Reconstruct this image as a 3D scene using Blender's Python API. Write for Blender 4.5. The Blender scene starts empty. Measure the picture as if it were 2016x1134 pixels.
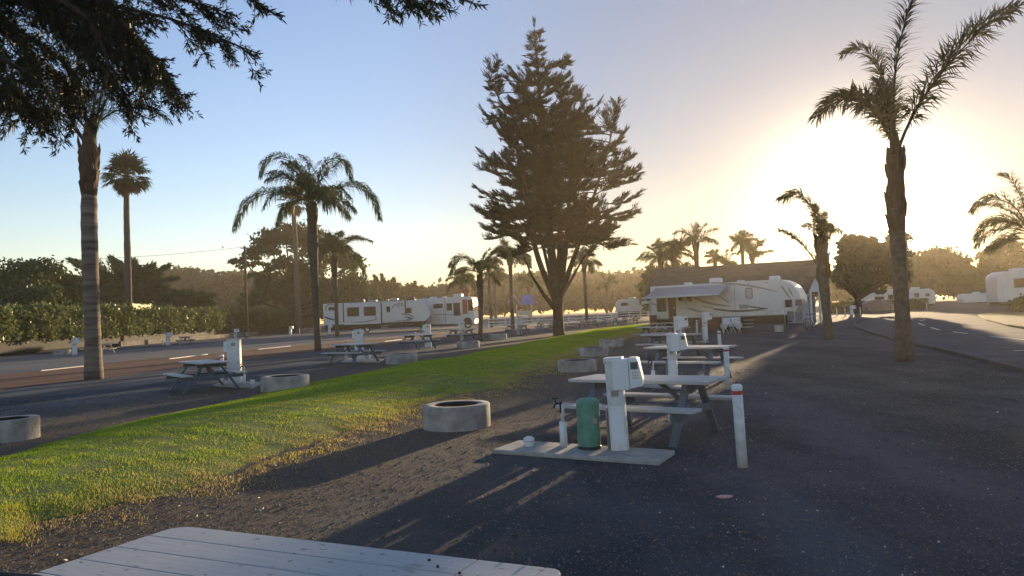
import bpy, bmesh, math, random
import numpy as np
from mathutils import Vector, Matrix
R = math.radians
rnd = random.Random(7)
rng = np.random.default_rng(7)
sc = bpy.context.scene
col = sc.collection

# ------------------------------------------------------------------ camera
PW, PH, F = 2016.0, 1134.0, 1480.0
EYE = Vector((0, 0, 1.65))
pitch = math.atan(50 / F); roll = R(2.4)
fw = Vector((0, math.cos(pitch), math.sin(pitch)))
up0 = Vector((0, -math.sin(pitch), math.cos(pitch)))
X0 = Vector((1, 0, 0))
rt = X0 * math.cos(roll) - up0 * math.sin(roll)
up = up0 * math.cos(roll) + X0 * math.sin(roll)
def ray(px, py):
    return fw + rt * ((px - PW / 2) / F) - up * ((py - PH / 2) / F)
def at(px, py, Y):                    # point at distance Y along the view axis on the ground plan
    d = ray(px, py); return EYE + d * (Y / d.y)
def gr(px, py, z=0.0):                # point on the horizontal plane z
    d = ray(px, py); return EYE + d * ((z - EYE.z) / d.z)
def gb(px, py):                       # ground point, xy
    p = gr(px, py); return Vector((p.x, p.y, 0))
def stand(px, Y, z=0.0):              # ground point under image column px at distance Y
    lo, hi = 300.0, 2600.0
    for _ in range(40):
        m = (lo + hi) / 2
        if at(px, m, Y).z > z: lo = m
        else: hi = m
    p = at(px, m, Y); return Vector((p.x, p.y, z))
cd = bpy.data.cameras.new('camera'); cam = bpy.data.objects.new('camera', cd); col.objects.link(cam)
cam.matrix_world = Matrix(((rt.x, up.x, -fw.x, EYE.x), (rt.y, up.y, -fw.y, EYE.y), (rt.z, up.z, -fw.z, EYE.z), (0, 0, 0, 1)))
cd.sensor_width = 36; cd.lens = F / PW * 36; cd.clip_start = 0.05; cd.clip_end = 6000
sc.camera = cam

# ------------------------------------------------------------------ light
sd = ray(1698, 438).normalized()      # towards the sun
elev = math.asin(sd.z); azim = math.atan2(sd.x, sd.y)   # clockwise from +Y
w = bpy.data.worlds.new('World'); sc.world = w; w.use_nodes = True
nt = w.node_tree; nt.nodes.clear()
sky = nt.nodes.new('ShaderNodeTexSky'); sky.sky_type = 'NISHITA'; sky.sun_disc = False
sky.sun_elevation = elev; sky.sun_rotation = azim
sky.air_density = 1.0; sky.dust_density = 0.15; sky.ozone_density = 1.3; sky.altitude = 0
bg = nt.nodes.new('ShaderNodeBackground'); bg.inputs['Strength'].default_value = 0.118
# the sun's aureole in moist sea air, a function of the true direction only
tc = nt.nodes.new('ShaderNodeTexCoord')
nrm = nt.nodes.new('ShaderNodeVectorMath'); nrm.operation = 'NORMALIZE'
nt.links.new(tc.outputs['Generated'], nrm.inputs[0])
dot = nt.nodes.new('ShaderNodeVectorMath'); dot.operation = 'DOT_PRODUCT'; dot.inputs[1].default_value = sd
nt.links.new(nrm.outputs[0], dot.inputs[0])
def mth(op, a, b=None, c=None, tree=None):
    n = (tree or nt).nodes.new('ShaderNodeMath'); n.operation = op
    for i, v in enumerate((a, b, c)):
        if v is None: continue
        if isinstance(v, (int, float)): n.inputs[i].default_value = v
        else: (tree or nt).links.new(v, n.inputs[i])
    return n.outputs[0]
cl = mth('MAXIMUM', dot.outputs['Value'], 0.0)
a1 = mth('MULTIPLY', mth('POWER', cl, 260.0), 14.0)
a2 = mth('MULTIPLY', mth('POWER', cl, 60.0), 0.75)
a3 = mth('MULTIPLY', mth('POWER', cl, 9.0), 0.45)
def tint(v, c):
    n = nt.nodes.new('ShaderNodeVectorMath'); n.operation = 'SCALE'; n.inputs[0].default_value = c
    nt.links.new(v, n.inputs['Scale']); return n.outputs[0]
def vadd(a, b):
    n = nt.nodes.new('ShaderNodeVectorMath'); n.operation = 'ADD'
    nt.links.new(a, n.inputs[0]); nt.links.new(b, n.inputs[1]); return n.outputs[0]
stn = nt.nodes.new('ShaderNodeVectorMath'); stn.operation = 'MULTIPLY'; stn.inputs[1].default_value = (.99, .99, 1.25)
cmp_ = nt.nodes.new('ShaderNodeVectorMath'); cmp_.operation = 'SCALE'
nt.links.new(sky.outputs[0], cmp_.inputs[0])
nt.links.new(mth('DIVIDE', 1.0, mth('ADD', 1.0, mth('MULTIPLY', mth('POWER', cl, 13.0), 2.8))), cmp_.inputs['Scale'])
nt.links.new(cmp_.outputs[0], stn.inputs[0])
tot = vadd(stn.outputs[0], vadd(tint(a1, (1, .86, .55)), vadd(tint(a2, (1, .82, .55)), tint(a3, (1, .93, .95)))))
nt.links.new(tot, bg.inputs['Color'])
wo = nt.nodes.new('ShaderNodeOutputWorld'); nt.links.new(bg.outputs[0], wo.inputs['Surface'])
SKY, BG = sky, bg
ld = bpy.data.lights.new('sun', 'SUN'); ld.energy = 5.0; ld.angle = R(0.53); ld.color = (1, .74, .44)
lo_ = bpy.data.objects.new('sun', ld); col.objects.link(lo_)
lo_.rotation_euler = (-sd).to_track_quat('-Z', 'Y').to_euler()
vs = sc.view_settings; vs.view_transform = 'Standard'; vs.look = 'None'; vs.gamma = 1; vs.exposure = 1.2
vs.use_curve_mapping = False
cy = sc.cycles
cy.use_denoising = True
cy.max_bounces = 5; cy.diffuse_bounces = 3; cy.glossy_bounces = 2; cy.transmission_bounces = 4
cy.volume_bounces = 1; cy.transparent_max_bounces = 8
cy.sample_clamp_indirect = 4; cy.caustics_reflective = False; cy.caustics_refractive = False

# ------------------------------------------------------------------ materials
def mat(name, c1, c2=None, scale=4.0, rough=.7, bump=0.0, bscale=None, spec=.3, metal=0.0, coord='Object', detail=6, mode='noise', stretch=None, trans=0.0):
    m = bpy.data.materials.new(name); m.use_nodes = True
    t = m.node_tree; b = t.nodes['Principled BSDF']
    b.inputs['Base Color'].default_value = (*c1, 1); b.inputs['Roughness'].default_value = rough
    b.inputs['Specular IOR Level'].default_value = spec; b.inputs['Metallic'].default_value = metal
    if trans: b.inputs['Transmission Weight'].default_value = trans
    co = t.nodes.new('ShaderNodeTexCoord'); src = co.outputs[coord] if coord != 'World' else None
    if coord == 'World':
        g = t.nodes.new('ShaderNodeNewGeometry'); src = g.outputs['Position']
    if stretch:
        mp = t.nodes.new('ShaderNodeMapping'); mp.inputs['Scale'].default_value = stretch
        t.links.new(src, mp.inputs['Vector']); src = mp.outputs[0]
    if c2 is not None:
        n = t.nodes.new('ShaderNodeTexNoise'); n.inputs['Scale'].default_value = scale; n.inputs['Detail'].default_value = detail
        n.inputs['Roughness'].default_value = .6
        t.links.new(src, n.inputs['Vector'])
        r = t.nodes.new('ShaderNodeValToRGB'); r.color_ramp.elements[0].position = .36; r.color_ramp.elements[1].position = .64
        r.color_ramp.elements[0].color = (*c1, 1); r.color_ramp.elements[1].color = (*c2, 1)
        t.links.new(n.outputs['Fac'], r.inputs['Fac']); t.links.new(r.outputs[0], b.inputs['Base Color'])
    if bump:
        n2 = t.nodes.new('ShaderNodeTexNoise'); n2.inputs['Scale'].default_value = bscale or scale * 6; n2.inputs['Detail'].default_value = 4
        t.links.new(src, n2.inputs['Vector'])
        bp = t.nodes.new('ShaderNodeBump'); bp.inputs['Strength'].default_value = bump; bp.inputs['Distance'].default_value = .02
        t.links.new(n2.outputs['Fac'], bp.inputs['Height']); t.links.new(bp.outputs[0], b.inputs['Normal'])
    return m
def leafmat(name, c1, c2, scale=1.2, tr=.35, ctr=None):
    m = bpy.data.materials.new(name); m.use_nodes = True
    t = m.node_tree; t.nodes.clear()
    g = t.nodes.new('ShaderNodeNewGeometry')
    n = t.nodes.new('ShaderNodeTexNoise'); n.inputs['Scale'].default_value = scale; n.inputs['Detail'].default_value = 3
    t.links.new(g.outputs['Position'], n.inputs['Vector'])
    r = t.nodes.new('ShaderNodeValToRGB'); r.color_ramp.elements[0].position = .35; r.color_ramp.elements[1].position = .65
    r.color_ramp.elements[0].color = (*c1, 1); r.color_ramp.elements[1].color = (*c2, 1)
    t.links.new(n.outputs['Fac'], r.inputs['Fac'])
    d = t.nodes.new('ShaderNodeBsdfDiffuse'); d.inputs['Roughness'].default_value = .6
    tl = t.nodes.new('ShaderNodeBsdfTranslucent'); mx = t.nodes.new('ShaderNodeMixShader'); mx.inputs[0].default_value = tr
    gl = t.nodes.new('ShaderNodeBsdfGlossy'); gl.inputs['Roughness'].default_value = .45; mx2 = t.nodes.new('ShaderNodeMixShader'); mx2.inputs[0].default_value = .04
    o = t.nodes.new('ShaderNodeOutputMaterial')
    t.links.new(r.outputs[0], d.inputs[0]); t.links.new(r.outputs[0], tl.inputs[0])
    t.links.new(d.outputs[0], mx.inputs[1]); t.links.new(tl.outputs[0], mx.inputs[2])
    t.links.new(mx.outputs[0], mx2.inputs[1]); t.links.new(gl.outputs[0], mx2.inputs[2]); t.links.new(mx2.outputs[0], o.inputs[0])
    return m
M = {}
M['white'] = mat('white_paint', (.74, .74, .73), (.54, .54, .51), 9, .55, .25, 40)
M['white_plastic'] = mat('white_plastic', (.75, .76, .76), (.66, .68, .69), 3, .4)
M['gelcoat'] = mat('gelcoat_white', (.66, .65, .62), (.60, .59, .56), 1.2, .35, spec=.5)
M['gelcoat_tan'] = mat('gelcoat_tan', (.50, .46, .40), (.44, .41, .36), 1.2, .35, spec=.5)
M['glass'] = mat('dark_glass', (.03, .024, .018), rough=.18, spec=.22)
M['brown_stripe'] = mat('brown_stripe', (.09, .06, .05), rough=.4)
M['grey_stripe'] = mat('grey_stripe', (.30, .27, .25), rough=.4)
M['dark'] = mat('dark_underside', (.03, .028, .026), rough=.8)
M['rubber'] = mat('rubber', (.02, .02, .02), rough=.8)
M['metal'] = mat('steel', (.45, .45, .45), rough=.35, metal=.9)
M['table_top'] = mat('weathered_top_paint', (.50, .50, .49), (.36, .37, .38), 2.2, .6, .25, 30, stretch=(1, 5, 5))
M['table_wood'] = mat('blue_grey_table_wood', (.13, .165, .21), (.085, .11, .145), 5, .75, .3, 40)
M['pale_wood'] = mat('pale_table_wood', (.52, .48, .40), (.42, .38, .32), 5, .7, .2, 40)
M['concrete'] = mat('concrete', (.42, .395, .36), (.22, .20, .18), 3.2, .9, .6, 60, detail=10)
M['pad_concrete'] = mat('pad_concrete', (.42, .40, .37), (.28, .27, .25), 7, .9, .4, 70)
M['char'] = mat('charred_inside', (.035, .03, .028), (.02, .02, .02), 6, .95)
M['green_paint'] = mat('green_paint', (.15, .34, .25), (.10, .23, .17), 7, .55, .2, 30)
M['band_red'] = mat('red_band', (.45, .04, .03), rough=.5)
M['black'] = mat('black_metal', (.02, .02, .022), rough=.45)
M['bark'] = mat('palm_bark', (.075, .062, .05), (.13, .105, .08), 8, .9, .6, 30)
M['bark_dark'] = mat('conifer_bark', (.04, .028, .02), (.07, .05, .036), 6, .95, .6, 30)
M['wood_pole'] = mat('weathered_pole', (.14, .10, .07), (.09, .07, .05), 3, .9, .3)
M['boot'] = mat('palm_leaf_bases', (.07, .042, .025), (.12, .075, .045), 6, .9, .6, 25, stretch=(3, 3, .6))
M['palm'] = leafmat('palm_frond_green', (.05, .075, .03), (.09, .12, .045), 1.0, .3)
M['palm_close'] = leafmat('palm_frond_dark', (.03, .04, .018), (.06, .07, .03), 1.0, .15)
M['palm_dry'] = leafmat('palm_frond_dry', (.16, .11, .05), (.10, .08, .04), 1.0, .25)
M['fan'] = leafmat('fan_palm_green', (.035, .05, .022), (.06, .08, .03), 1.5, .2)
M['fan_dry'] = leafmat('fan_palm_dry', (.10, .075, .045), (.15, .11, .06), 1.5, .15)
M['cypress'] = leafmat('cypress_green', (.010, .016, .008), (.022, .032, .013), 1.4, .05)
M['leaf_dark'] = leafmat('dark_tree_leaves', (.035, .06, .02), (.08, .115, .03), .5, .25)
M['leaf_mid'] = leafmat('mid_tree_leaves', (.04, .06, .025), (.08, .10, .04), .4, .25)
M['leaf_hedge'] = leafmat('hedge_leaves', (.06, .09, .025), (.17, .20, .06), .8, .35)
M['leaf_far'] = leafmat('far_leaves', (.04, .05, .03), (.07, .08, .045), .15, .2)

# ------------------------------------------------------------------ object helpers
def tag(o, label=None, cat=None, group=None, kind=None):
    if label: o['label'] = label
    if cat: o['category'] = cat
    if group: o['group'] = group
    if kind: o['kind'] = kind
    return o
def thing(name, label, cat, loc=(0, 0, 0), rz=0.0, group=None):
    o = bpy.data.objects.new(name, None); o.empty_display_size = .2; col.objects.link(o)
    o.location = loc; o.rotation_euler = (0, 0, rz)
    return tag(o, label, cat, group)
def copy_tree(o, loc=None, rz=None, parent=None, label=None, scale=None):
    c = o.copy(); col.objects.link(c)
    if parent is not None: c.parent = parent
    if loc is not None: c.location = loc
    if rz is not None: c.rotation_euler = (0, 0, rz)
    if scale is not None: c.scale = (scale,) * 3
    if label: c['label'] = label
    for ch in list(o.children): copy_tree(ch, parent=c)
    return c
class MB:
    def __init__(s): s.v = []; s.f = []; s.sm = []
    def add(s, vs_, fs, smooth=False):
        k = len(s.v); s.v += [tuple(v) for v in vs_]
        for f in fs: s.f.append(tuple(i + k for i in f)); s.sm.append(smooth)
        return s
    def box(s, x0, x1, y0, y1, z0, z1, mtx=None):
        v = [Vector(p) for p in ((x0, y0, z0), (x1, y0, z0), (x1, y1, z0), (x0, y1, z0), (x0, y0, z1), (x1, y0, z1), (x1, y1, z1), (x0, y1, z1))]
        if mtx is not None: v = [mtx @ p for p in v]
        return s.add(v, [(0, 3, 2, 1), (4, 5, 6, 7), (0, 1, 5, 4), (1, 2, 6, 5), (2, 3, 7, 6), (3, 0, 4, 7)])
    def beam(s, p, q, w, h, side=(0, 0, 1)):
        p, q = Vector(p), Vector(q); d = (q - p); L = d.length; d.normalize()
        a = Vector(side).cross(d)
        if a.length < 1e-4: a = Vector((1, 0, 0)).cross(d)
        a.normalize(); b = d.cross(a)
        m = Matrix(((d.x, a.x, b.x, p.x), (d.y, a.y, b.y, p.y), (d.z, a.z, b.z, p.z), (0, 0, 0, 1)))
        return s.box(0, L, -w / 2, w / 2, -h / 2, h / 2, m)
    def tube(s, pts, rad, n=8, cap=True):
        pts = [Vector(p) for p in pts]
        if isinstance(rad, (int, float)): rad = [rad] * len(pts)
        rings = []; prev = None
        for i, p in enumerate(pts):
            d = (pts[min(i + 1, len(pts) - 1)] - pts[max(i - 1, 0)])
            if d.length < 1e-9: d = Vector((0, 0, 1))
            d.normalize()
            if prev is None:
                a = d.orthogonal().normalized()
            else:
                a = (prev - d * prev.dot(d))
                a = a.normalized() if a.length > 1e-6 else d.orthogonal().normalized()
            prev = a; b = d.cross(a)
            rings.append([p + (a * math.cos(2 * math.pi * k / n) + b * math.sin(2 * math.pi * k / n)) * rad[i] for k in range(n)])
        vs_ = [v for r_ in rings for v in r_]; fs = []
        for i in range(len(pts) - 1):
            for k in range(n):
                k2 = (k + 1) % n
                fs.append((i * n + k, i * n + k2, (i + 1) * n + k2, (i + 1) * n + k))
        s.add(vs_, fs, True)
        if cap:
            s.f.append(tuple(len(s.v) - len(vs_) + k for k in reversed(range(n)))); s.sm.append(False)
            s.f.append(tuple(len(s.v) - n + k for k in range(n))); s.sm.append(False)
        return s
    def lathe(s, prof, n=24, c=(0, 0, 0), smooth=True):
        vs_ = []; fs = []
        for r_, z in prof:
            for k in range(n):
                a = 2 * math.pi * k / n; vs_.append((c[0] + r_ * math.cos(a), c[1] + r_ * math.sin(a), c[2] + z))
        for i in range(len(prof) - 1):
            for k in range(n):
                k2 = (k + 1) % n; fs.append((i * n + k, i * n + k2, (i + 1) * n + k2, (i + 1) * n + k))
        if prof[0][0] > 1e-4: pass
        return s.add(vs_, fs, smooth)
    def prism_xz(s, poly, y0, y1):     # polygon in the xz plane, extruded along y
        n = len(poly); vs_ = [(x, y0, z) for x, z in poly] + [(x, y1, z) for x, z in poly]
        fs = [tuple(range(n)), tuple(reversed(range(n, 2 * n)))] + [(i, i + n, (i + 1) % n + n, (i + 1) % n) for i in range(n)]
        return s.add(vs_, fs)
    def prism_xy(s, poly, z0, z1):
        n = len(poly); vs_ = [(x, y, z0) for x, y in poly] + [(x, y, z1) for x, y in poly]
        fs = [tuple(reversed(range(n))), tuple(range(n, 2 * n))] + [(i, (i + 1) % n, (i + 1) % n + n, i + n) for i in range(n)]
        return s.add(vs_, fs)
    def ribbon_xz(s, pts, wds, y, t=.006):   # raised stripe on a side wall: centreline pts, widths
        poly1 = []; poly2 = []
        for i, (x, z) in enumerate(pts):
            a = pts[max(i - 1, 0)]; b = pts[min(i + 1, len(pts) - 1)]
            dx, dz = b[0] - a[0], b[1] - a[1]; L = math.hypot(dx, dz) or 1
            nx, nz = -dz / L, dx / L; w_ = wds[i] / 2
            poly1.append((x + nx * w_, z + nz * w_)); poly2.append((x - nx * w_, z - nz * w_))
        for i in range(len(pts) - 1):
            q = [poly1[i], poly1[i + 1], poly2[i + 1], poly2[i]]
            s.add([(x, y - t, z) for x, z in q], [(0, 1, 2, 3)])
            s.add([(x, y, z) for x, z in q], [(0, 3, 2, 1)])
        return s
    def build(s, name, m, parent=None, bevel=0.0, seg=1, fix=True):
        me = bpy.data.meshes.new(name); me.from_pydata(s.v, [], s.f)
        me.polygons.foreach_set('use_smooth', s.sm)
        if fix or bevel:
            bm = bmesh.new(); bm.from_mesh(me)
            if fix: bmesh.ops.recalc_face_normals(bm, faces=bm.faces)
            if bevel:
                ed = [e for e in bm.edges if len(e.link_faces) == 2 and e.calc_face_angle(0) > R(35)]
                bmesh.ops.bevel(bm, geom=ed, offset=bevel, segments=seg, affect='EDGES', profile=.6, clamp_overlap=True)
            bm.to_mesh(me); bm.free()
        o = bpy.data.objects.new(name, me); col.objects.link(o)
        me.materials.append(m if not isinstance(m, str) else M[m])
        if parent is not None: o.parent = parent
        return o
def npmesh(name, V, faces_n, m, parent=None, smooth=False, attr=None):
    """V: (n, k, 3) polygons with k own corners each"""
    V = np.asarray(V, dtype=np.float32); n, k = V.shape[0], V.shape[1]
    me = bpy.data.meshes.new(name)
    me.vertices.add(n * k); me.vertices.foreach_set('co', V.reshape(-1))
    me.loops.add(n * k); me.loops.foreach_set('vertex_index', np.arange(n * k, dtype=np.int32))
    me.polygons.add(n); me.polygons.foreach_set('loop_start', np.arange(0, n * k, k, dtype=np.int32))
    try: me.polygons.foreach_set('loop_total', np.full(n, k, dtype=np.int32))
    except Exception: pass
    me.update(calc_edges=True)
    if attr is not None:
        a = me.attributes.new('tone', 'FLOAT', 'POINT'); a.data.foreach_set('value', np.repeat(np.asarray(attr, dtype=np.float32), k))
    o = bpy.data.objects.new(name, me); col.objects.link(o); me.materials.append(M[m] if isinstance(m, str) else m)
    if parent is not None: o.parent = parent
    return o
def unit(a): return a / np.maximum(np.linalg.norm(a, axis=-1, keepdims=True), 1e-9)
def spikes(P, D, L, Wd, roll=True):
    """narrow kites at P along D"""
    n = len(P); D = unit(D); r_ = unit(rng.normal(size=(n, 3))); S = unit(np.cross(D, r_))
    L = np.broadcast_to(L, (n,))[:, None]; Wd = np.broadcast_to(Wd, (n,))[:, None]
    return np.stack([P, P + D * L * .45 + S * Wd * .5, P + D * L, P + D * L * .45 - S * Wd * .5], axis=1)
def cards(P, size):
    n = len(P); A = unit(rng.normal(size=(n, 3))); B = unit(np.cross(A, rng.normal(size=(n, 3))))
    s_ = np.broadcast_to(size, (n,))[:, None] * rng.uniform(.6, 1.3, (n, 1))
    return np.stack([P - A * s_ * .55, P + B * s_ * .32, P + A * s_ * .55, P - B * s_ * .32], axis=1)

# ------------------------------------------------------------------ ground
LOW = [(-260, 1130), (0, 1060), (60, 1035), (200, 1005), (330, 972), (480, 930), (600, 882), (700, 850), (820, 800), (920, 777), (1005, 762), (1000, 745), (1070, 728), (1120, 702), (1180, 680), (1220, 664), (1282, 651), (1330, 645)]
UPP = [(-260, 960), (0, 897), (60, 882), (200, 846), (400, 800), (515, 774), (610, 756), (700, 735), (760, 724), (830, 712), (880, 705), (950, 692), (1000, 682), (1060, 670), (1120, 659), (1180, 647), (1240, 642), (1290, 640)]
def resample(P, n):
    P = [Vector(p) for p in P]; d = [0]
    for a, b in zip(P, P[1:]): d.append(d[-1] + (b - a).length)
    out = []; j = 0
    for i in range(n):
        t = d[-1] * (i / (n - 1)) ** 1.0
        while j < len(d) - 2 and d[j + 1] < t: j += 1
        f = (t - d[j]) / max(d[j + 1] - d[j], 1e-9); out.append(P[j].lerp(P[j + 1], min(max(f, 0), 1)))
    return out
low = [gb(*p) for p in LOW]; upp = [gb(*p) for p in UPP]
N = 260; A_ = resample(low, N); B_ = resample(upp, N)
def lawn_h(u, s_): return .16 * math.sin(math.pi * min(max(u, 0), 1)) ** .95 + .02 * math.sin(s_ * .9 + u * 4)
MM = 14; Lg = np.zeros((N, MM + 1, 3))
for i in range(N):
    j1 = .07 * math.sin(i * .6) + .04 * math.sin(i * 1.7 + 1) + rnd.uniform(-.03, .03)
    for j in range(MM + 1):
        u = j / MM; p = A_[i].lerp(B_[i], u)
        k = (1 - u) ** 3 * j1
        Lg[i, j] = (p.x + k, p.y - k * .4, lawn_h(u, i * .25) - (.012 if j in (0, MM) else 0))
V = np.stack([Lg[:-1, :-1], Lg[1:, :-1], Lg[1:, 1:], Lg[:-1, 1:]], axis=2).reshape(-1, 4, 3)
mb = MB(); mb.v = [tuple(v) for v in Lg.reshape(-1, 3)]
for i in range(N - 1):
    for j in range(MM):
        a = i * (MM + 1) + j; mb.f.append((a, a + MM + 1, a + MM + 2, a + 1)); mb.sm.append(True)
M['turf'] = mat('turf_soil', (.08, .13, .02), (.15, .19, .035), 2.2, .95, .7, 25, coord='World')
lawn = tag(mb.build('lawn', 'turf'), kind='structure')
# blades of grass, thinning with distance, dry along the near edge
def grass():
    nb = 300000
    s_ = rng.uniform(0, 1, nb) ** 1.5 * (N - 2); i = s_.astype(int); fi = s_ - i
    e = rng.uniform(0, 1, nb)
    u = np.where(rng.uniform(0, 1, nb) < .14, rng.normal(0, .06, nb), e)      # ragged near edge
    u = np.where(u < 0, u * (1 + .9 * np.sin(s_ * 1.3) * np.sin(s_ * .47)), u); u = np.clip(u, -.2, 1.0); uj = np.clip(u, 0, .9999) * MM; j = uj.astype(int); fj = uj - j
    P = (Lg[i, j].T * (1 - fi) * (1 - fj) + Lg[i + 1, j].T * fi * (1 - fj) + Lg[i, j + 1].T * (1 - fi) * fj + Lg[i + 1, j + 1].T * fi * fj).T
    side = Lg[i, MM] - Lg[i, 0]; P += side * np.minimum(u, 0)[:, None]
    P[:, 2] = np.where(u < 0, 0.0, P[:, 2] - .005)
    # clumpiness
    c = np.sin(P[:, 0] * 3.1 + np.sin(P[:, 1] * 2.3) * 2) * np.sin(P[:, 1] * 1.7 + np.sin(P[:, 0] * 1.9) * 2)
    c2 = np.sin(P[:, 0] * 9 + P[:, 1] * 4) * np.sin(P[:, 1] * 8 - P[:, 0] * 3)
    keep = (rng.uniform(0, 1, nb) < .9 + .2 * c) | (u > .35)
    dist = P[:, 1]
    hgt = (.021 + .010 * c + .007 * c2) * rng.uniform(.5, 1.4, nb) + np.clip(dist - 8, 0, 40) * .0006
    wid = .005 + np.clip(dist - 4, 0, 60) * .0009
    th = rng.uniform(0, 2 * math.pi, nb); ln = rng.uniform(.1, .8, nb)
    S = np.stack([np.cos(th), np.sin(th), 0 * th], 1); T = np.stack([-np.sin(th) * ln, np.cos(th) * ln, 1 + 0 * th], 1)
    T = T * hgt[:, None]
    tone = np.clip(1 - u / .22, 0, 1) * .85 + .30 * np.clip(c2, 0, 1) * (u < .5) + rng.normal(0, .14, nb) - .15 * c + .22 * (np.sin(P[:, 0] * 1.1 + np.sin(P[:, 1] * .7) * 1.5) * np.sin(P[:, 1] * .9 + 1) > .35) + .18 * (np.sin(P[:, 0] * 4.7 + P[:, 1] * 2.1) * np.sin(P[:, 1] * 3.3) > .5)
    V = np.stack([P - S * wid[:, None] / 2, P + S * wid[:, None] / 2, P + T], axis=1)
    k = keep; return V[k], np.clip(tone[k], 0, 1)
m = bpy.data.materials.new('grass_blades'); m.use_nodes = True; t = m.node_tree; t.nodes.clear()
at_ = t.nodes.new('ShaderNodeAttribute'); at_.attribute_name = 'tone'
r = t.nodes.new('ShaderNodeValToRGB'); e = r.color_ramp.elements
e[0].position = 0; e[0].color = (.27, .38, .035, 1); e[1].position = 1; e[1].color = (.46, .36, .14, 1)
x = e.new(.45); x.color = (.46, .47, .06, 1)
t.links.new(at_.outputs['Fac'], r.inputs['Fac'])
d = t.nodes.new('ShaderNodeBsdfDiffuse'); tl = t.nodes.new('ShaderNodeBsdfTranslucent'); mx = t.nodes.new('ShaderNodeMixShader'); mx.inputs[0].default_value = .5
o = t.nodes.new('ShaderNodeOutputMaterial')
t.links.new(r.outputs[0], d.inputs[0]); t.links.new(r.outputs[0], tl.inputs[0]); t.links.new(d.outputs[0], mx.inputs[1]); t.links.new(tl.outputs[0], mx.inputs[2]); t.links.new(mx.outputs[0], o.inputs[0])
M['grass'] = m
GV, GT = grass(); tag(npmesh('grass', GV, 3, 'grass', attr=GT), 'short lawn grass, dry and brown along its near edge', 'grass', kind='stuff')

# ground material: dark gravel, brown bare soil beside the lawn
p0 = gb(0, 1060); p1 = gb(1180, 680); dd = (p1 - p0).normalized(); nn = Vector((dd.y, -dd.x, 0))
m = bpy.data.materials.new('gravel_ground'); m.use_nodes = True; t = m.node_tree; b = t.nodes['Principled BSDF']
g = t.nodes.new('ShaderNodeNewGeometry')
def noise(s_, det=5, rough=.6):
    n = t.nodes.new('ShaderNodeTexNoise'); n.inputs['Scale'].default_value = s_; n.inputs['Detail'].default_value = det; n.inputs['Roughness'].default_value = rough
    t.links.new(g.outputs['Position'], n.inputs['Vector']); return n.outputs['Fac']
def ramp(f_, stops):
    r_ = t.nodes.new('ShaderNodeValToRGB'); e_ = r_.color_ramp.elements
    e_[0].position, e_[0].color = stops[0][0], (*stops[0][1], 1); e_[1].position, e_[1].color = stops[-1][0], (*stops[-1][1], 1)
    for p_, c_ in stops[1:-1]: q = e_.new(p_); q.color = (*c_, 1)
    t.links.new(f_, r_.inputs['Fac']); return r_.outputs[0]
def mixc(f_, a, b_):
    n = t.nodes.new('ShaderNodeMix'); n.data_type = 'RGBA'; t.links.new(f_, n.inputs[0]); t.links.new(a, n.inputs[6]); t.links.new(b_, n.inputs[7]); return n.outputs[2]
sub = t.nodes.new('ShaderNodeVectorMath'); sub.operation = 'SUBTRACT'; sub.inputs[1].default_value = p0; t.links.new(g.outputs['Position'], sub.inputs[0])
dt = t.nodes.new('ShaderNodeVectorMath'); dt.operation = 'DOT_PRODUCT'; dt.inputs[1].default_value = nn; t.links.new(sub.outputs[0], dt.inputs[0])
dist = mth('ADD', dt.outputs['Value'], mth('MULTIPLY', mth('SUBTRACT', noise(.8, 4), .5, tree=t), 4.5, tree=t), tree=t)
mr = t.nodes.new('ShaderNodeMapRange'); mr.inputs['From Min'].default_value = 1.2; mr.inputs['From Max'].default_value = 4.8; mr.inputs['To Min'].default_value = 1; mr.inputs['To Max'].default_value = 0
t.links.new(dist, mr.inputs['Value'])
mr2 = t.nodes.new('ShaderNodeMapRange'); mr2.inputs['From Min'].default_value = -9.0; mr2.inputs['From Max'].default_value = -5.5
t.links.new(dist, mr2.inputs['Value']); msk = mth('MULTIPLY', mr.outputs[0], mr2.outputs[0], tree=t)
mpn = t.nodes.new('ShaderNodeMapping'); mpn.inputs['Rotation'].default_value = (0, 0, R(-24)); mpn.inputs['Scale'].default_value = (.9, .10, 1); t.links.new(g.outputs['Position'], mpn.inputs['Vector'])
trk = t.nodes.new('ShaderNodeTexNoise'); trk.inputs['Scale'].default_value = .8; trk.inputs['Detail'].default_value = 7; trk.inputs['Roughness'].default_value = .62; t.links.new(mpn.outputs[0], trk.inputs['Vector'])
pat = mth('MULTIPLY', mth('ADD', noise(.45, 8, .7), trk.outputs['Fac'], tree=t), .5, tree=t)
gravel = mixc(ramp(pat, [(.44, (0, 0, 0)), (.58, (1, 1, 1))]), ramp(noise(60, 4, .8), [(.3, (.018, .023, .032)), (.55, (.038, .047, .062)), (.78, (.13, .14, .155))]), ramp(noise(75, 4, .8), [(.3, (.042, .050, .062)), (.55, (.082, .096, .116)), (.78, (.22, .23, .245))]))
soil = ramp(noise(45, 5, .8), [(.3, (.05, .038, .028)), (.52, (.12, .092, .068)), (.75, (.28, .22, .16))])
t.links.new(mixc(msk, gravel, soil), b.inputs['Base Color']); b.inputs['Roughness'].default_value = .92; b.inputs['Specular IOR Level'].default_value = .15
bp = t.nodes.new('ShaderNodeBump'); bp.inputs['Strength'].default_value = .7; bp.inputs['Distance'].default_value = .02
t.links.new(noise(50, 5, .7), bp.inputs['Height'])
bp2 = t.nodes.new('ShaderNodeBump'); bp2.inputs['Strength'].default_value = .35; bp2.inputs['Distance'].default_value = .10
t.links.new(noise(2.2, 4), bp2.inputs['Height']); t.links.new(bp.outputs[0], bp2.inputs['Normal']); t.links.new(bp2.outputs[0], b.inputs['Normal'])
M['ground'] = m
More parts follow.
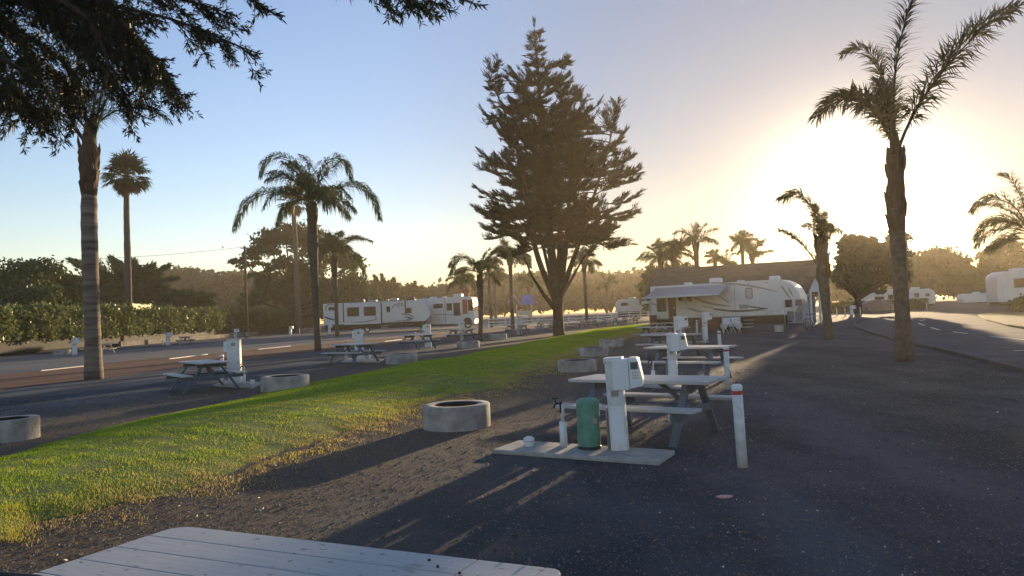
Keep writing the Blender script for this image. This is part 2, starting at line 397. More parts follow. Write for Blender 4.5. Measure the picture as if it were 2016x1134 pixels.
tag(MB().add([(-450, -100, 0), (450, -100, 0), (450, 560, 0), (-450, 560, 0)], [(0, 1, 2, 3)]).build('ground', 'ground'), kind='structure')
def sheet(name, px, z, m_, extra=None):
    P = [gb(*p) for p in px]
    return tag(MB().add([(p.x, p.y, z) for p in P], [tuple(range(len(P)))]).build(name, m_), kind='structure')
M['asphalt'] = mat('old_asphalt', (.075, .08, .095), (.11, .115, .13), .6, .95, .4, 30, coord='World', spec=.08)
M['asphalt_left'] = mat('pale_asphalt', (.09, .088, .09), (.13, .126, .125), .5, .85, .4, 30, coord='World')
M['mulch'] = mat('bark_mulch', (.085, .035, .02), (.16, .065, .035), 3, .95, .9, 20, coord='World')
M['line'] = mat('road_paint', (.70, .69, .66), (.55, .54, .5), 3, .7, coord='World')
STU = [(-300, 772), (0, 738), (79, 730), (173, 720), (300, 705), (409, 698), (494, 687), (587, 680), (660, 673), (760, 666), (860, 656), (960, 648), (1060, 640)]
STL = [(-300, 806), (0, 770), (62, 759), (171, 749), (300, 731), (475, 709), (587, 696), (640, 691), (720, 683), (800, 675), (900, 664), (1000, 652), (1060, 643)]
HB = [(-500, 740), (-200, 716), (0, 703), (150, 694), (300, 685), (430, 673), (560, 659), (640, 652), (760, 644), (900, 634), (1060, 632)]
def strip_sheet(name, a, b_, z, m_, n=60, jag=0):
    A = resample([gb(*p) for p in a], n); B = resample([gb(*p) for p in b_], n); mb = MB()
    for i in range(n):
        j = rnd.uniform(-jag, jag); k = rnd.uniform(-jag, jag)
        q = A[i] + Vector((j, j, z)); r_ = B[i] + Vector((k, k, z)); mb.v += [tuple(q), tuple(r_)]
    for i in range(n - 1): mb.f.append((2 * i, 2 * i + 1, 2 * i + 3, 2 * i + 2)); mb.sm.append(False)
    return tag(mb.build(name, m_), kind='structure')
strip_sheet('pavement', HB, STU, .004, 'asphalt_left')
strip_sheet('planting_strip', STU, STL, .009, 'mulch', 140, .10)
for a, b_ in (((80, 731), (173, 721)), ((333, 707.5), (408, 698.5)), ((508, 688.5), (572, 682)), ((757, 673), (790, 669))):
    P = gb(*a); Q = gb(*b_); tag(MB().beam(P + Vector((0, 0, .03)), Q + Vector((0, 0, .03)), .09, .04).build('road_marking', 'line'), kind='structure')
ROAD = [(2300, 790), (2016, 733), (1930, 710), (1850, 690), (1765, 672), (1710, 655), (1684, 645), (1682, 637), (1705, 630), (1760, 624), (1850, 619), (2016, 613), (2300, 604)]
rp = resample([gb(*p) for p in ROAD], 120)
# inner side of the loop: fill from the outline to the verge island
tag(MB().add([(p.x, p.y, .006) for p in rp], [tuple(range(len(rp)))]).build('road', 'asphalt'), kind='structure')
# a low concrete edge where road meets gravel
mb = MB(); ed = resample([gb(*p) for p in ROAD[:9]], 70)
for a, b_ in zip(ed, ed[1:]): mb.beam(a + Vector((0, 0, .03)), b_ + Vector((0, 0, .03)), .12, .12)
M['kerb'] = mat('kerb_stone', (.09, .09, .095), (.06, .06, .065), 3, .9, coord='World')
tag(mb.build('kerb', 'kerb'), kind='structure')
for a, b_ in (((1812, 632), (1822, 629)), ((1808, 636.5), (1820, 641)), ((1832, 645), (1850, 650)), ((1876, 653.5), (1903, 657)), ((1952, 662.5), (2040, 671.5)), ((1995, 691), (2060, 690))):
    P = gb(*a); Q = gb(*b_); d = (Q - P).normalized(); n_ = Vector((-d.y, d.x, 0)) * .06
    tag(MB().add([P + n_ + Vector((0, 0, .011)), Q + n_ + Vector((0, 0, .011)), Q - n_ + Vector((0, 0, .011)), P - n_ + Vector((0, 0, .011))], [(0, 1, 2, 3)]).build('road_marking', 'line'), kind='structure')
M['verge'] = mat('verge_turf', (.06, .07, .025), (.10, .10, .04), .8, .95, .5, 12, coord='World')
VG = [gb(*p) for p in ((1925, 622), (1940, 631), (1985, 643), (2060, 655), (2300, 690), (2300, 615), (2016, 616), (1950, 618))]
tag(MB().prism_xy([(p.x, p.y) for p in VG], -.02, .12).build('verge', 'verge', bevel=.04), kind='structure')

# stones and litter near the camera
def scatter_ground(n, y0, y1, lx, rx):
    y = y0 + (y1 - y0) * rng.uniform(0, 1, n) ** 1.6; f_ = rng.uniform(lx, rx, n)
    return np.stack([y * f_, y, 0 * y], 1)
P = scatter_ground(72000, 2.2, 19, -.78, .78)
s_ = rng.uniform(.0025, .0075, len(P)) * (1 + P[:, 1] * .06); s_[rng.uniform(0, 1, len(P)) < .02] *= 2
th = rng.uniform(0, 6.28, len(P)); c_, k_ = np.cos(th), np.sin(th); s3 = s_[:, None]
ax = np.stack([c_, k_, 0 * c_], 1); bx_ = np.stack([-k_, c_, 0 * c_], 1)
top = P + np.stack([rng.normal(0, .3, len(P)) * s_, rng.normal(0, .3, len(P)) * s_, s_ * rng.uniform(.7, 1.3, len(P))], 1)
q = [P + ax * s3 * 1.2, P + bx_ * s3, P - ax * s3 * 1.1, P - bx_ * s3 * .9]
V = np.concatenate([np.stack([q[i], q[(i + 1) % 4], top], 1) for i in range(4)])
nrmd = (P - np.array(p0)) @ np.array(nn)
tone = np.tile(np.clip(rng.uniform(0, .8, len(P)) + (rng.uniform(0, 1, len(P)) < .012) * .5, 0, 1), 4)
m = bpy.data.materials.new('stones'); m.use_nodes = True; t = m.node_tree; b = t.nodes['Principled BSDF']
at_ = t.nodes.new('ShaderNodeAttribute'); at_.attribute_name = 'tone'
t.links.new(ramp(at_.outputs['Fac'], [(0, (.035, .033, .032)), (.6, (.13, .12, .11)), (.85, (.20, .18, .16)), (1, (.55, .52, .48))]), b.inputs['Base Color']); b.inputs['Roughness'].default_value = .8
M['stones'] = m
tag(npmesh('gravel', V, 3, 'stones', attr=tone), 'loose fine gravel over the bare camp ground', 'gravel', kind='stuff')
# dead leaves and twigs along the lawn edge
n = 9000; i = (rng.uniform(0, 1, n) ** 1.8 * (N - 2)).astype(int)
P = np.array([tuple(A_[k]) for k in i]); off = np.abs(rng.normal(0, .9, n)); P += np.array(nn) * off[:, None] + rng.normal(0, .12, (n, 3)); P[:, 2] = .006
D = np.stack([rng.normal(size=n), rng.normal(size=n), np.abs(rng.normal(0, .25, n))], 1)
V = spikes(P, D, rng.uniform(.012, .05, n) * (1 + P[:, 1] * .02), rng.uniform(.004, .018, n)); V[:, :, 2] = np.maximum(V[:, :, 2], .004)
LV = [V]
n = 1500; yy = 2.5 + 16 * rng.uniform(0, 1, n) ** 1.4; P = np.stack([yy * rng.uniform(-.1, .75, n), yy, 0 * yy + .006], 1)
D = np.stack([rng.normal(size=n), rng.normal(size=n), np.abs(rng.normal(0, .2, n))], 1); V2 = spikes(P, D, rng.uniform(.015, .06, n), rng.uniform(.003, .014, n)); V2[:, :, 2] = np.maximum(V2[:, :, 2], .004); V = np.concatenate([V, V2])
M['litter'] = leafmat('dead_leaves', (.14, .08, .035), (.30, .20, .10), 30, .2)
tag(npmesh('leaf_litter', V, 4, 'litter'), 'dead leaves and twigs strewn beside the lawn edge', 'leaf litter', kind='stuff')

# ------------------------------------------------------------------ camp furniture
def picnic_table(label, group, top='table_top', legm='table_wood', L=1.9, near=False):
    t = thing('picnic_table', label, 'picnic table', group=group)
    bv = .008 if near else .006
    mb = MB(); n = 5; wd = .78
    for k in range(n):
        y0 = -wd / 2 + k * wd / n; mb.box(-L / 2, L / 2, y0 + .004, y0 + wd / n - .004, .71, .75)
    mb.build('tabletop', top, t, bevel=bv)
    for s in (-1, 1):
        mb = MB()
        for k in range(2): mb.box(-L / 2, L / 2, s * .66 - .13 + k * .13 + .003, s * .66 - .13 + (k + 1) * .13 - .003, .42, .46)
        mb.build('bench', top, t, bevel=bv)
    for s in (-1, 1):
        x = s * (L / 2 - .32)
        for q in (-1, 1):
            MB().beam((x, q * .20, .70), (x, q * .68, .0), .045, .095, (1, 0, 0)).build('leg', legm, t, bevel=.004)
        MB().box(x + .024, x + .062, -.36, .36, .62, .708).build('crossbeam', legm, t, bevel=.004)
        MB().box(x + .024, x + .062, -.78, .78, .325, .418).build('bench_beam', legm, t, bevel=.004)
        MB().beam((x - s * .02, 0, .37), (x - s * .45, 0, .69), .04, .08, (0, 1, 0)).build('brace', legm, t, bevel=.004)
    return t
G_T = 'picnic tables of the camp sites'
T0 = picnic_table('white topped picnic table beside the green canister and digital meter pedestal', G_T)
def place_table(px, Y, ang, label, dz=0, first=False, src=None, sc_=None):
    p = stand(px, Y); s = src or T0
    if first: s.location = p; s.rotation_euler = (0, 0, R(ang)); return s
    return copy_tree(s, loc=p, rz=R(ang), label=label, scale=sc_)
place_table(1278, 9.75, -36, None, first=True)
place_table(1360, 16.9, -38, 'white topped picnic table just behind the second digital meter pedestal on the right')
place_table(1324, 25.0, -38, 'white topped picnic table third from the front in the right row, behind a tall pedestal')
place_table(1296, 35.0, -38, 'white topped picnic table at the far end of the right row, nearest the awning trailer')
place_table(403, 19.5, -52, 'dark picnic table beside the wide white pedestal, at the left near the two large palms')
place_table(697, 28.6, -35, 'dark picnic table between the feathery palm trunk and a square concrete ring')
place_table(823, 39.5, -33, 'dark picnic table in front of the long striped trailer nose')
place_table(908, 49.0, -30, 'dark picnic table in front of the motorhome wheel')
place_table(1018, 57.0, -30, 'dark picnic table just left of the big cypress trunk, the closer of two')
place_table(1075, 65.0, -30, 'dark picnic table partly hidden behind the big cypress trunk')
place_table(1158, 69.5, -30, 'small far dark picnic table right of the cypress trunk, first of three')
place_table(1200, 75.5, -30, 'small far dark picnic table right of the cypress trunk, second of three')
place_table(1240, 79.5, -30, 'small far dark picnic table right of the cypress trunk, third of three')
tb = picnic_table('pale unpainted picnic table standing at the hedge behind the ringed palm trunk', 'picnic tables along the hedge', 'pale_wood', 'pale_wood')
place_table(197, 52.5, -14, None, first=True, src=tb)
place_table(365, 72, -60, 'dark picnic table seen end on at the hedge right of the fan palm')
place_table(468, 83, -20, 'dark picnic table at the hedge beside a lone white post')
place_table(608, 100, -20, 'dim picnic table at the hedge end behind the tall feathery palm trunk')
place_table(1318, 43.0, -38, 'brown picnic table in the shade under the trailer awning', src=tb)['group'] = G_T

# foreground table
def worn_paint(name, c1, c2, c3):
    m = bpy.data.materials.new(name); m.use_nodes = True; t = m.node_tree; b = t.nodes['Principled BSDF']; co = t.nodes.new('ShaderNodeTexCoord')
    def nz(sc_, st, det=6, ro=.65):
        mp = t.nodes.new('ShaderNodeMapping'); mp.inputs['Scale'].default_value = st; t.links.new(co.outputs['Object'], mp.inputs['Vector'])
        n = t.nodes.new('ShaderNodeTexNoise'); n.inputs['Scale'].default_value = sc_; n.inputs['Detail'].default_value = det; n.inputs['Roughness'].default_value = ro; t.links.new(mp.outputs[0], n.inputs['Vector']); return n.outputs['Fac']
    def rp(f_, st):
        r_ = t.nodes.new('ShaderNodeValToRGB'); e_ = r_.color_ramp.elements; e_[0].position, e_[0].color = st[0][0], (*st[0][1], 1); e_[1].position, e_[1].color = st[1][0], (*st[1][1], 1); t.links.new(f_, r_.inputs['Fac']); return r_.outputs[0]
    def mx_(f_, a, b_):
        n = t.nodes.new('ShaderNodeMix'); n.data_type = 'RGBA'; t.links.new(f_, n.inputs[0]); t.links.new(a, n.inputs[6]); t.links.new(b_, n.inputs[7]); return n.outputs[2]
    base = mx_(nz(1.6, (1, 1.6, 1)), rp(nz(9, (.5, 5, 5)), [(.35, c1), (.65, c2)]), rp(nz(24, (.3, 6, 6)), [(.3, c2), (.7, c1)]))
    spots = rp(nz(34, (.6, 1.3, 1), 3, .5), [(.66, (0, 0, 0)), (.70, (1, 1, 1))])
    chip = rp(nz(5, (.5, 1.6, 1), 9, .75), [(.62, (0, 0, 0)), (.66, (.8, .8, .8))])
    dk = t.nodes.new('ShaderNodeRGB'); dk.outputs[0].default_value = (*c3, 1)
    t.links.new(mx_(chip, mx_(spots, base, dk.outputs[0]), rp(nz(30, (.2, 6, 6)), [(.3, c3), (.7, c1)])), b.inputs['Base Color']); b.inputs['Roughness'].default_value = .55; b.inputs['Specular IOR Level'].default_value = .25
    bp = t.nodes.new('ShaderNodeBump'); bp.inputs['Strength'].default_value = .35; bp.inputs['Distance'].default_value = .004; t.links.new(nz(26, (.25, 6, 6)), bp.inputs['Height']); t.links.new(bp.outputs[0], b.inputs['Normal']); return m
M['fg_top'] = worn_paint('worn_grey_paint', (.36, .37, .37), (.47, .47, .46), (.15, .14, .125))
p1 = gr(352, 1034, .76); p2 = gr(1112, 1121, .76)
ux = (p2 - p1); ux.z = 0; Lf = ux.length; ux.normalize(); uy = Vector((ux.y, -ux.x, 0))     # towards the camera
ang = math.atan2(ux.y, ux.x)
ft = thing('picnic_table', 'pale grey plank picnic table cut off by the bottom edge of the picture', 'picnic table', (p1.x, p1.y, 0), ang, G_T)
Wf = .80; npl = 5; endb = .34
def rounded(x0, x1, y0, y1, r00=0, r01=0, r11=0, r10=0, n=7):
    out = []
    for (cx_, cy_, r_, a0) in ((x0, y0, r00, 180), (x1, y0, r10, 270), (x1, y1, r11, 0), (x0, y1, r01, 90)):
        sx = 1 if cx_ == x0 else -1; sy = 1 if cy_ == y0 else -1
        if not r_: out.append((cx_, cy_)); continue
        for k in range(n + 1):
            a = R(a0 + 90 * k / n); out.append((cx_ + sx * r_ + r_ * math.cos(a), cy_ + sy * r_ + r_ * math.sin(a)))
    return out
mb = MB(); pw = Wf / npl
for k in range(npl):
    y1 = -k * pw - .0025 * (k > 0); y0 = -(k + 1) * pw + .0025
    mb.prism_xy(rounded(0, Lf - endb - .002, y0, y1, r01=.09 if k == 0 else 0, r00=.09 if k == npl - 1 else 0), .70, .76)
mb.build('tabletop', 'fg_top' if 'fg_top' in M else 'table_top', ft, bevel=.004, seg=2)
MB().prism_xy(rounded(Lf - endb + .002, Lf - .075, -Wf, 0), .70, .7597).build('end_board', 'fg_top', ft, bevel=.004, seg=2)
MB().prism_xy(rounded(Lf - .072, Lf, -Wf, 0, r11=.05, r10=.05), .70, .7594).build('end_strip', 'fg_top', ft, bevel=.004, seg=2)
for s in (.35, Lf - .35):
    for q in (-1, 1): MB().beam((s, -Wf / 2 + q * .2, .695), (s, -Wf / 2 + q * .66, 0), .045, .095, (1, 0, 0)).build('leg', 'table_wood', ft, bevel=.004)
    MB().box(s + .03, s + .07, -Wf / 2 - .74, -Wf / 2 + .74, .325, .418).build('bench_beam', 'table_wood', ft, bevel=.004)
for q in (-1, 1):
    MB().box(.02, Lf - .02, -Wf / 2 + q * .66 - .13, -Wf / 2 + q * .66 + .13, .42, .46).build('bench', 'table_top', ft, bevel=.006)
# grey rimmed tray on the corner of the table
q = gr(30, 1128, .785)
tr = thing('tray', 'grey tray with a dark rounded rim at the left corner of the foreground table', 'tray', (q.x - .06, q.y - .16, .762), R(-18))
mb = MB(); mb.prism_xy(rounded(-.20, .20, -.15, .15, .07, .07, .07, .07), .0, .018); mb.build('tray_plate', 'metal', tr, bevel=.004)
pr = rounded(-.205, .205, -.155, .155, .075, .075, .075, .075); MB().tube([(x_, y_, .022) for x_, y_ in pr + [pr[0]]], .009, 6, cap=False).build('rim', 'black', tr)
for k, (px, py) in enumerate(((1005, 1094), (1160, 1095), (845, 1105), (905, 1131), (862, 1118), (1040, 1107))):
    if k == 1: continue
    q = gr(px, py, .762); me = MB(); me.lathe([(0, 0), (.006, .002), (.007, .006), (.003, .010), (0, .011)], 7)
    o = me.build('pebble', 'stones'); o.location = q; tag(o, 'tiny dark crumb of bark on the foreground tabletop', 'pebble', 'crumbs on the foreground tabletop')

def fire_ring(label, px, Y, R0=.5, h=.34, z=0, first=None):
    if first: c = copy_tree(first, loc=stand(px, Y, z), rz=rnd.uniform(0, 6), label=label); c.scale = (R0 / .5, R0 / .5, h / .34); return c
    t = thing('fire_ring', label, 'fire ring', stand(px, Y, z), 0, 'concrete fire rings')
    mb = MB(); mb.lathe([(.5, -.02), (.5, .325), (.49, .34), (.345, .34), (.335, .33), (.335, .30)], 48); mb.build('concrete_ring', 'concrete', t)
    mb = MB(); mb.lathe([(.332, .335), (.320, .335), (.315, .05)], 40); mb.lathe([(.332, .335), (.332, .0)], 40); mb.build('steel_liner', 'char', t)
    mb = MB(); mb.lathe([(.315, .05), (.22, .07), (.1, .09), (0, .10)], 20); mb.build('ash_bed', 'char', t)
    return t
FR = fire_ring('round concrete fire ring on bare soil beside the lawn, nearest and whole', 900, 11.25)
fire_ring('concrete fire ring standing alone behind the first, beside the nearer right table', 1137, 20.7, .53, .30, first=FR)
fire_ring('low concrete fire ring third along the right side of the lawn', 1168, 27.2, .56, .30, first=FR)
fire_ring('low concrete fire ring farthest along the right side of the lawn', 1204, 33.5, .55, .32, first=FR)
fire_ring('pale concrete fire ring cut off by the left edge of the picture', 18, 11.9, .42, .33, first=FR)
fire_ring('concrete fire ring beyond the lawn next to the wide white pedestal', 562, 18.6, .58, .35, first=FR)
fire_ring('concrete fire ring beyond the lawn between two dark picnic tables', 791, 27.6, .58, .35, first=FR)
fire_ring('concrete fire ring beyond the lawn in front of the motorhome', 922, 38.5, .58, .33, first=FR)
fire_ring('faint concrete fire ring beyond the lawn near the small palm', 980, 49, .60, .34, first=FR)
fire_ring('concrete fire ring in front of the hedge beside a white pedestal', 122, 55, .60, .36, first=FR)

M['screen'] = mat('meter_screen', (.10, .12, .12), rough=.2)
def bollard(label, base, top=None, h=.84, r_=.052, first=None):
    if first: return copy_tree(first, loc=base, label=label)
    t = thing('bollard', label, 'bollard', base, 0, 'white site bollards')
    MB().tube([(0, 0, 0), (0, 0, h - .05)], r_, 20).build('post', 'white', t)
    MB().lathe([(r_ + .002, h - .055), (r_ + .004, h - .02), (r_ - .01, h - .004), (.0, h)], 20).build('cap', 'white_plastic', t)
    MB().lathe([(r_ + .0025, h - .105), (r_ + .0025, h - .065)], 20).build('reflective_band', 'band_red', t)
    return t
B0 = bollard('nearest white bollard with a red band, standing alone on the dark gravel', gb(1462, 920))
B0.rotation_euler = (0, R(-1.2), 0)
for px, Y, lb in ((1433, 14.7, 'white bollard with red band at the end of the second right table'), (1419, 23.5, 'white bollard with dull cap beyond the third right table'),
                  (1388, 33, 'white bollard in front of the box on a post near the awning trailer'), (1424, 44, 'white bollard beside the white folding chair at the trailer'),
                  (1373, 42.5, 'white bollard under the trailer awning, left of the others'), (438, 21.2, 'white bollard with faded red band behind the leftmost near picnic table'),
                  (681, 31, 'white bollard behind the picnic table by the feathery palm'), (817, 42, 'white bollard behind the picnic table before the trailer nose'),
                  (354, 70, 'short white bollard at the hedge beside an end on table'), (486, 84, 'white square cornered post at the hedge end of a dim table'),
                  (590, 97, 'thin white bollard at the hedge between palm trunk and pedestal'), (1648, 77, 'white post before the low dark hedge, leftmost of three'),
                  (1664, 74, 'white post before the low dark hedge, just left of the service box'), (1694, 75, 'white post before the low dark hedge, beside the covered car'),
                  (1825, 92, 'white post at the far end of the low dark hedge by the road')):
    bollard(lb, stand(px, Y), first=B0).rotation_euler = (R(rnd.uniform(-2, 2)), R(rnd.uniform(-2, 2)), 0)

def pedestal(label, base, rz, meter=True, h=1.10, w_=.19, first=None, group='white hookup pedestals'):
    t = thing('hookup_pedestal', label, 'utility pedestal', base, rz, group)
    MB().box(-w_ / 2, w_ / 2, -w_ / 2, w_ / 2, 0, h - .03).build('post', 'white', t, bevel=.008, seg=2)
    MB().box(-w_ / 2 - .012, w_ / 2 + .012, -w_ / 2 - .012, w_ / 2 + .012, h - .06, h).build('cap', 'white', t, bevel=.006)
    MB().box(-w_ / 2 - .008, w_ / 2 + .008, -w_ / 2 - .008, w_ / 2 + .008, 0, .05).build('base_skirt', 'concrete', t, bevel=.004)
    fy = -w_ / 2 - .004
    MB().box(-w_ * .38, w_ * .38, fy, -w_ / 2 - .0005, h * .12, h * .50).build('access_panel', 'white_plastic', t, bevel=.002)
    sc_ = MB()
    for sx in (-.33, .33):
        for zz in (.15, .47): sc_.lathe([(0, -.003), (.006, -.002), (.006, 0)], 8, (sx * w_, fy - .001, h * zz))
    sc_.build('screws', 'metal', t)
    MB().box(-w_ * .25, w_ * .2, fy, -w_ / 2 - .0005, h * .60, h * .66).build('label_plate', 'grey_stripe', t)
    MB().tube([(-w_ / 2 - .03, .02, 0), (-w_ / 2 - .03, .02, h * .45), (-w_ / 2 + .01, .02, h * .50)], .018, 8).build('conduit', 'grey_stripe', t)
    if meter:
        x0 = w_ / 2 - .01
        b_ = MB().box(x0 - .10, x0 + .09, -w_ / 2 - .05, w_ / 2 - .02, h - .37, h - .02).build('side_box', 'white_plastic', t, bevel=.015, seg=2)
        hd = MB(); hd.prism_xz([(x0 + .092, h - .36), (x0 + .225, h - .335), (x0 + .24, h - .27), (x0 + .20, h - .03), (x0 + .175, h - .01), (x0 + .092, h - .01)], -w_ / 2 - .04, w_ / 2 + .04)
        hm = hd.build('meter_head', 'white_plastic', t, bevel=.012, seg=2)
        # sloping face carries a screen and keys, turned half to the road
        ys = -w_ / 2 - .044
        MB().box(x0 + .115, x0 + .195, ys, ys + .01, h - .14, h - .06).build('screen', 'screen', hm)
        k = MB()
        for i in range(3):
            for j in range(3): k.box(x0 + .13 + i * .024, x0 + .146 + i * .024, ys, ys + .01, h - .185 - j * .03, h - .168 - j * .03)
        k.build('keypad', 'metal', hm)
    return t
def cabinet(label, base, rz, h=1.2, w_=.34, first=None):
    if first: return copy_tree(first, loc=base, rz=rz, label=label)
    t = thing('hookup_pedestal', label, 'utility pedestal', base, rz, 'white hookup pedestals')
    MB().box(-w_ / 2, w_ / 2, -.11, .11, 0, h).build('post', 'white', t, bevel=.008)
    MB().box(-w_ / 2 - .09, -w_ / 2 - .001, -.09, .09, h - .32, h - .03).build('outlet_box', 'white_plastic', t, bevel=.01)
    MB().box(-w_ / 2 - .012, w_ / 2 + .012, -.125, .125, h + .001, h + .022).build('cap', 'white', t, bevel=.006)
    MB().box(-.05, .06, -.118, -.111, h - .16, h - .08).build('number_plate', 'grey_stripe', t)
    return t
pb = gb(1222, 893)
Pd = pedestal('white square pedestal with a digital meter box, nearest, on the long concrete pad', pb, R(-14)); Pd.rotation_euler = (0, R(-1.8), R(-14))
P2 = copy_tree(Pd, loc=gb(1326, 760), rz=R(-14), label='white square pedestal with a digital meter, second along the right row of tables')
P3 = pedestal('tall white pedestal with a glinting round meter, third along the right row', gb(1337, 703), R(-10), h=1.33, w_=.23)
P4 = copy_tree(P3, loc=stand(1389, 35), rz=R(-10), label='white service box on a post in front of the shaded trailer entrance')
P5 = copy_tree(Pd, loc=stand(1677, 74), rz=R(-8), label='white pedestal with a box head standing before the low dark hedge on the right')
P5.scale = (1.3, 1.3, .95)
C0 = cabinet('wide white pedestal behind the leftmost near picnic table', gb(463, 758), R(5), 1.24)
for px, Y, lb in ((708, 30.5, 'wide white pedestal behind the picnic table by the feathery palm'), (843, 41, 'wide white pedestal before the nose of the striped trailer'), (911, 50, 'wide white pedestal behind the table at the motorhome'),
                  (1023, 58, 'pale wide pedestal behind the closer table left of the cypress'), (1212, 77, 'pale wide pedestal among the three far tables right of the cypress')):
    cabinet(lb, stand(px, Y), R(5), first=C0)
H0 = pedestal('white pedestal beside a concrete ring at the hedge, leftmost', stand(147, 52), R(35), h=1.22, w_=.30, group='white pedestals along the hedge')
for px, Y, rz_, lb in ((331, 70, 10, 'white pedestal at the hedge just right of the fan palm trunk'), (464, 83, 5, 'white pedestal at the hedge seen above the wide near pedestal'),
                  (572, 96, 5, 'white pedestal at the hedge left of the tall feathery palm'), (649, 92, 5, 'white pedestal in front of the rear end of the striped trailer')):
    copy_tree(H0, loc=stand(px, Y), rz=R(rz_), label=lb)

# concrete pads with canister, tap and cap
def pad(label, pts, z=.05):
    P = [gr(*p, z) for p in pts]; c = sum(P, Vector()) / 4; c.z = 0
    o = MB().prism_xy([(p.x - c.x, p.y - c.y) for p in P][::-1], 0, z).build('concrete_pad', 'pad_concrete', bevel=.012, seg=2)
    o.location = c; return tag(o, label, 'concrete pad', 'concrete pads under the pedestals')
pad('long thin concrete pad under the nearest pedestal and green canister', [(968, 885), (1297, 908), (1329, 886), (1022, 866)])
pad('concrete pad under the second right pedestal', [(1262, 758), (1372, 764), (1378, 754), (1276, 749)], .05)
pad('concrete pad under the wide white pedestal at the left near table', [(420, 757), (498, 762), (516, 752), (440, 749)], .05)
pad('concrete pad under the wide white pedestal by the feathery palm', [(672, 711), (745, 712), (756, 706), (686, 705)], .05)
def canister(base):
    t = thing('canister', 'green domed metal canister on the long concrete pad', 'canister', base)
    MB().lathe([(.130, .0), (.130, .04), (.133, .045), (.133, .50), (.131, .51)], 32).build('body', 'green_paint', t)
    MB().lathe([(.136, .49), (.136, .515), (.128, .55), (.10, .575), (.05, .583), (0, .584)], 32).build('lid', 'green_paint', t)
    MB().lathe([(.137, 0), (.137, .028), (.131, .034)], 32).build('base_band', 'black', t)
    MB().box(-.004, .004, -.1365, -.132, .06, .48).build('weld_seam', 'green_paint', t)
    MB().box(.03, .09, -.128, -.112, .30, .36).build('label_plate', 'grey_stripe', t)
canister(gr(1163, 886, .05) + Vector((0, .12, 0)))
def spigot(label, base, first=None):
    if first: return copy_tree(first, loc=base, label=label)
    t = thing('water_tap', label, 'water tap', base, 0, 'water taps on white pipes')
    MB().tube([(0, 0, 0), (0, 0, .30)], .043, 16).build('sleeve', 'white_plastic', t)
    MB().tube([(0, 0, .30), (.004, 0, .50)], .022, 12).build('riser', 'white', t)
    f_ = MB().tube([(-.012, 0, .40), (-.014, 0, .52), (-.014, 0, .545)], [.018, .017, .012], 10).build('faucet', 'black', t)
    MB().tube([(-.014, 0, .51), (-.07, 0, .515), (-.09, 0, .49), (-.095, 0, .46)], [.012, .013, .013, .015], 10).build('spout', 'black', f_)
    m_ = MB()
    for k in range(3):
        a = k * math.pi / 3; m_.tube([(-.075 - .035 * math.cos(a), -.035 * math.sin(a), .575), (-.075 + .035 * math.cos(a), .035 * math.sin(a), .575)], .006, 6)
    m_.tube([(-.075, 0, .52), (-.075, 0, .58)], .006, 6); m_.build('handle', 'black', f_)
    return t
S0 = spigot('white water pipe with a black tap on the long concrete pad beside the canister', gr(1110, 880, .05))
spigot('white water pipe with tap beside the second right pedestal', stand(1287, 16.2), S0)
spigot('white water pipe with tap beside the wide pedestal at the left near table', stand(481, 20.6), S0)
spigot('white water pipe behind the table by the feathery palm', stand(728, 30), S0)
spigot('white water pipe beside the pedestal right of the fan palm', stand(321, 70), S0)
def capfit(label, base, first=None):
    if first: return copy_tree(first, loc=base, label=label)
    t = thing('sewer_cap', label, 'sewer cap', base, 0, 'white sewer caps')
    MB().lathe([(.05, 0), (.05, .03)], 16).build('neck', 'white_plastic', t)
    MB().lathe([(.045, .03), (.064, .031), (.066, .095), (.058, .10), (.03, .101), (.0, .101)], 10, smooth=False).build('cap', 'white_plastic', t, bevel=.003)
    MB().lathe([(.067, .055), (.067, .066)], 10, smooth=False).build('band', 'metal', t)
    MB().box(-.035, .035, -.012, .012, .1015, .118).build('grip', 'white_plastic', t, bevel=.003)
    return t
K0 = capfit('small white ribbed cap on the left end of the long concrete pad', gr(1042, 878, .05))
capfit('small dark and white cap on the pad at the left near table', gr(497, 756, .05), K0)
# litter item on the gravel
q = gb(1427, 980); o = MB().prism_xy([(.07 * math.cos(a) * (1 + .15 * math.sin(5 * a)), .045 * math.sin(a)) for a in [k * math.pi / 9 for k in range(18)]], .004, .016).build('leaf', mat('pink_leaf', (.55, .33, .33), (.45, .28, .26), 30, .7), bevel=.004)
o.location = q; tag(o, 'pinkish curled leaf lying alone on the dark gravel', 'leaf')

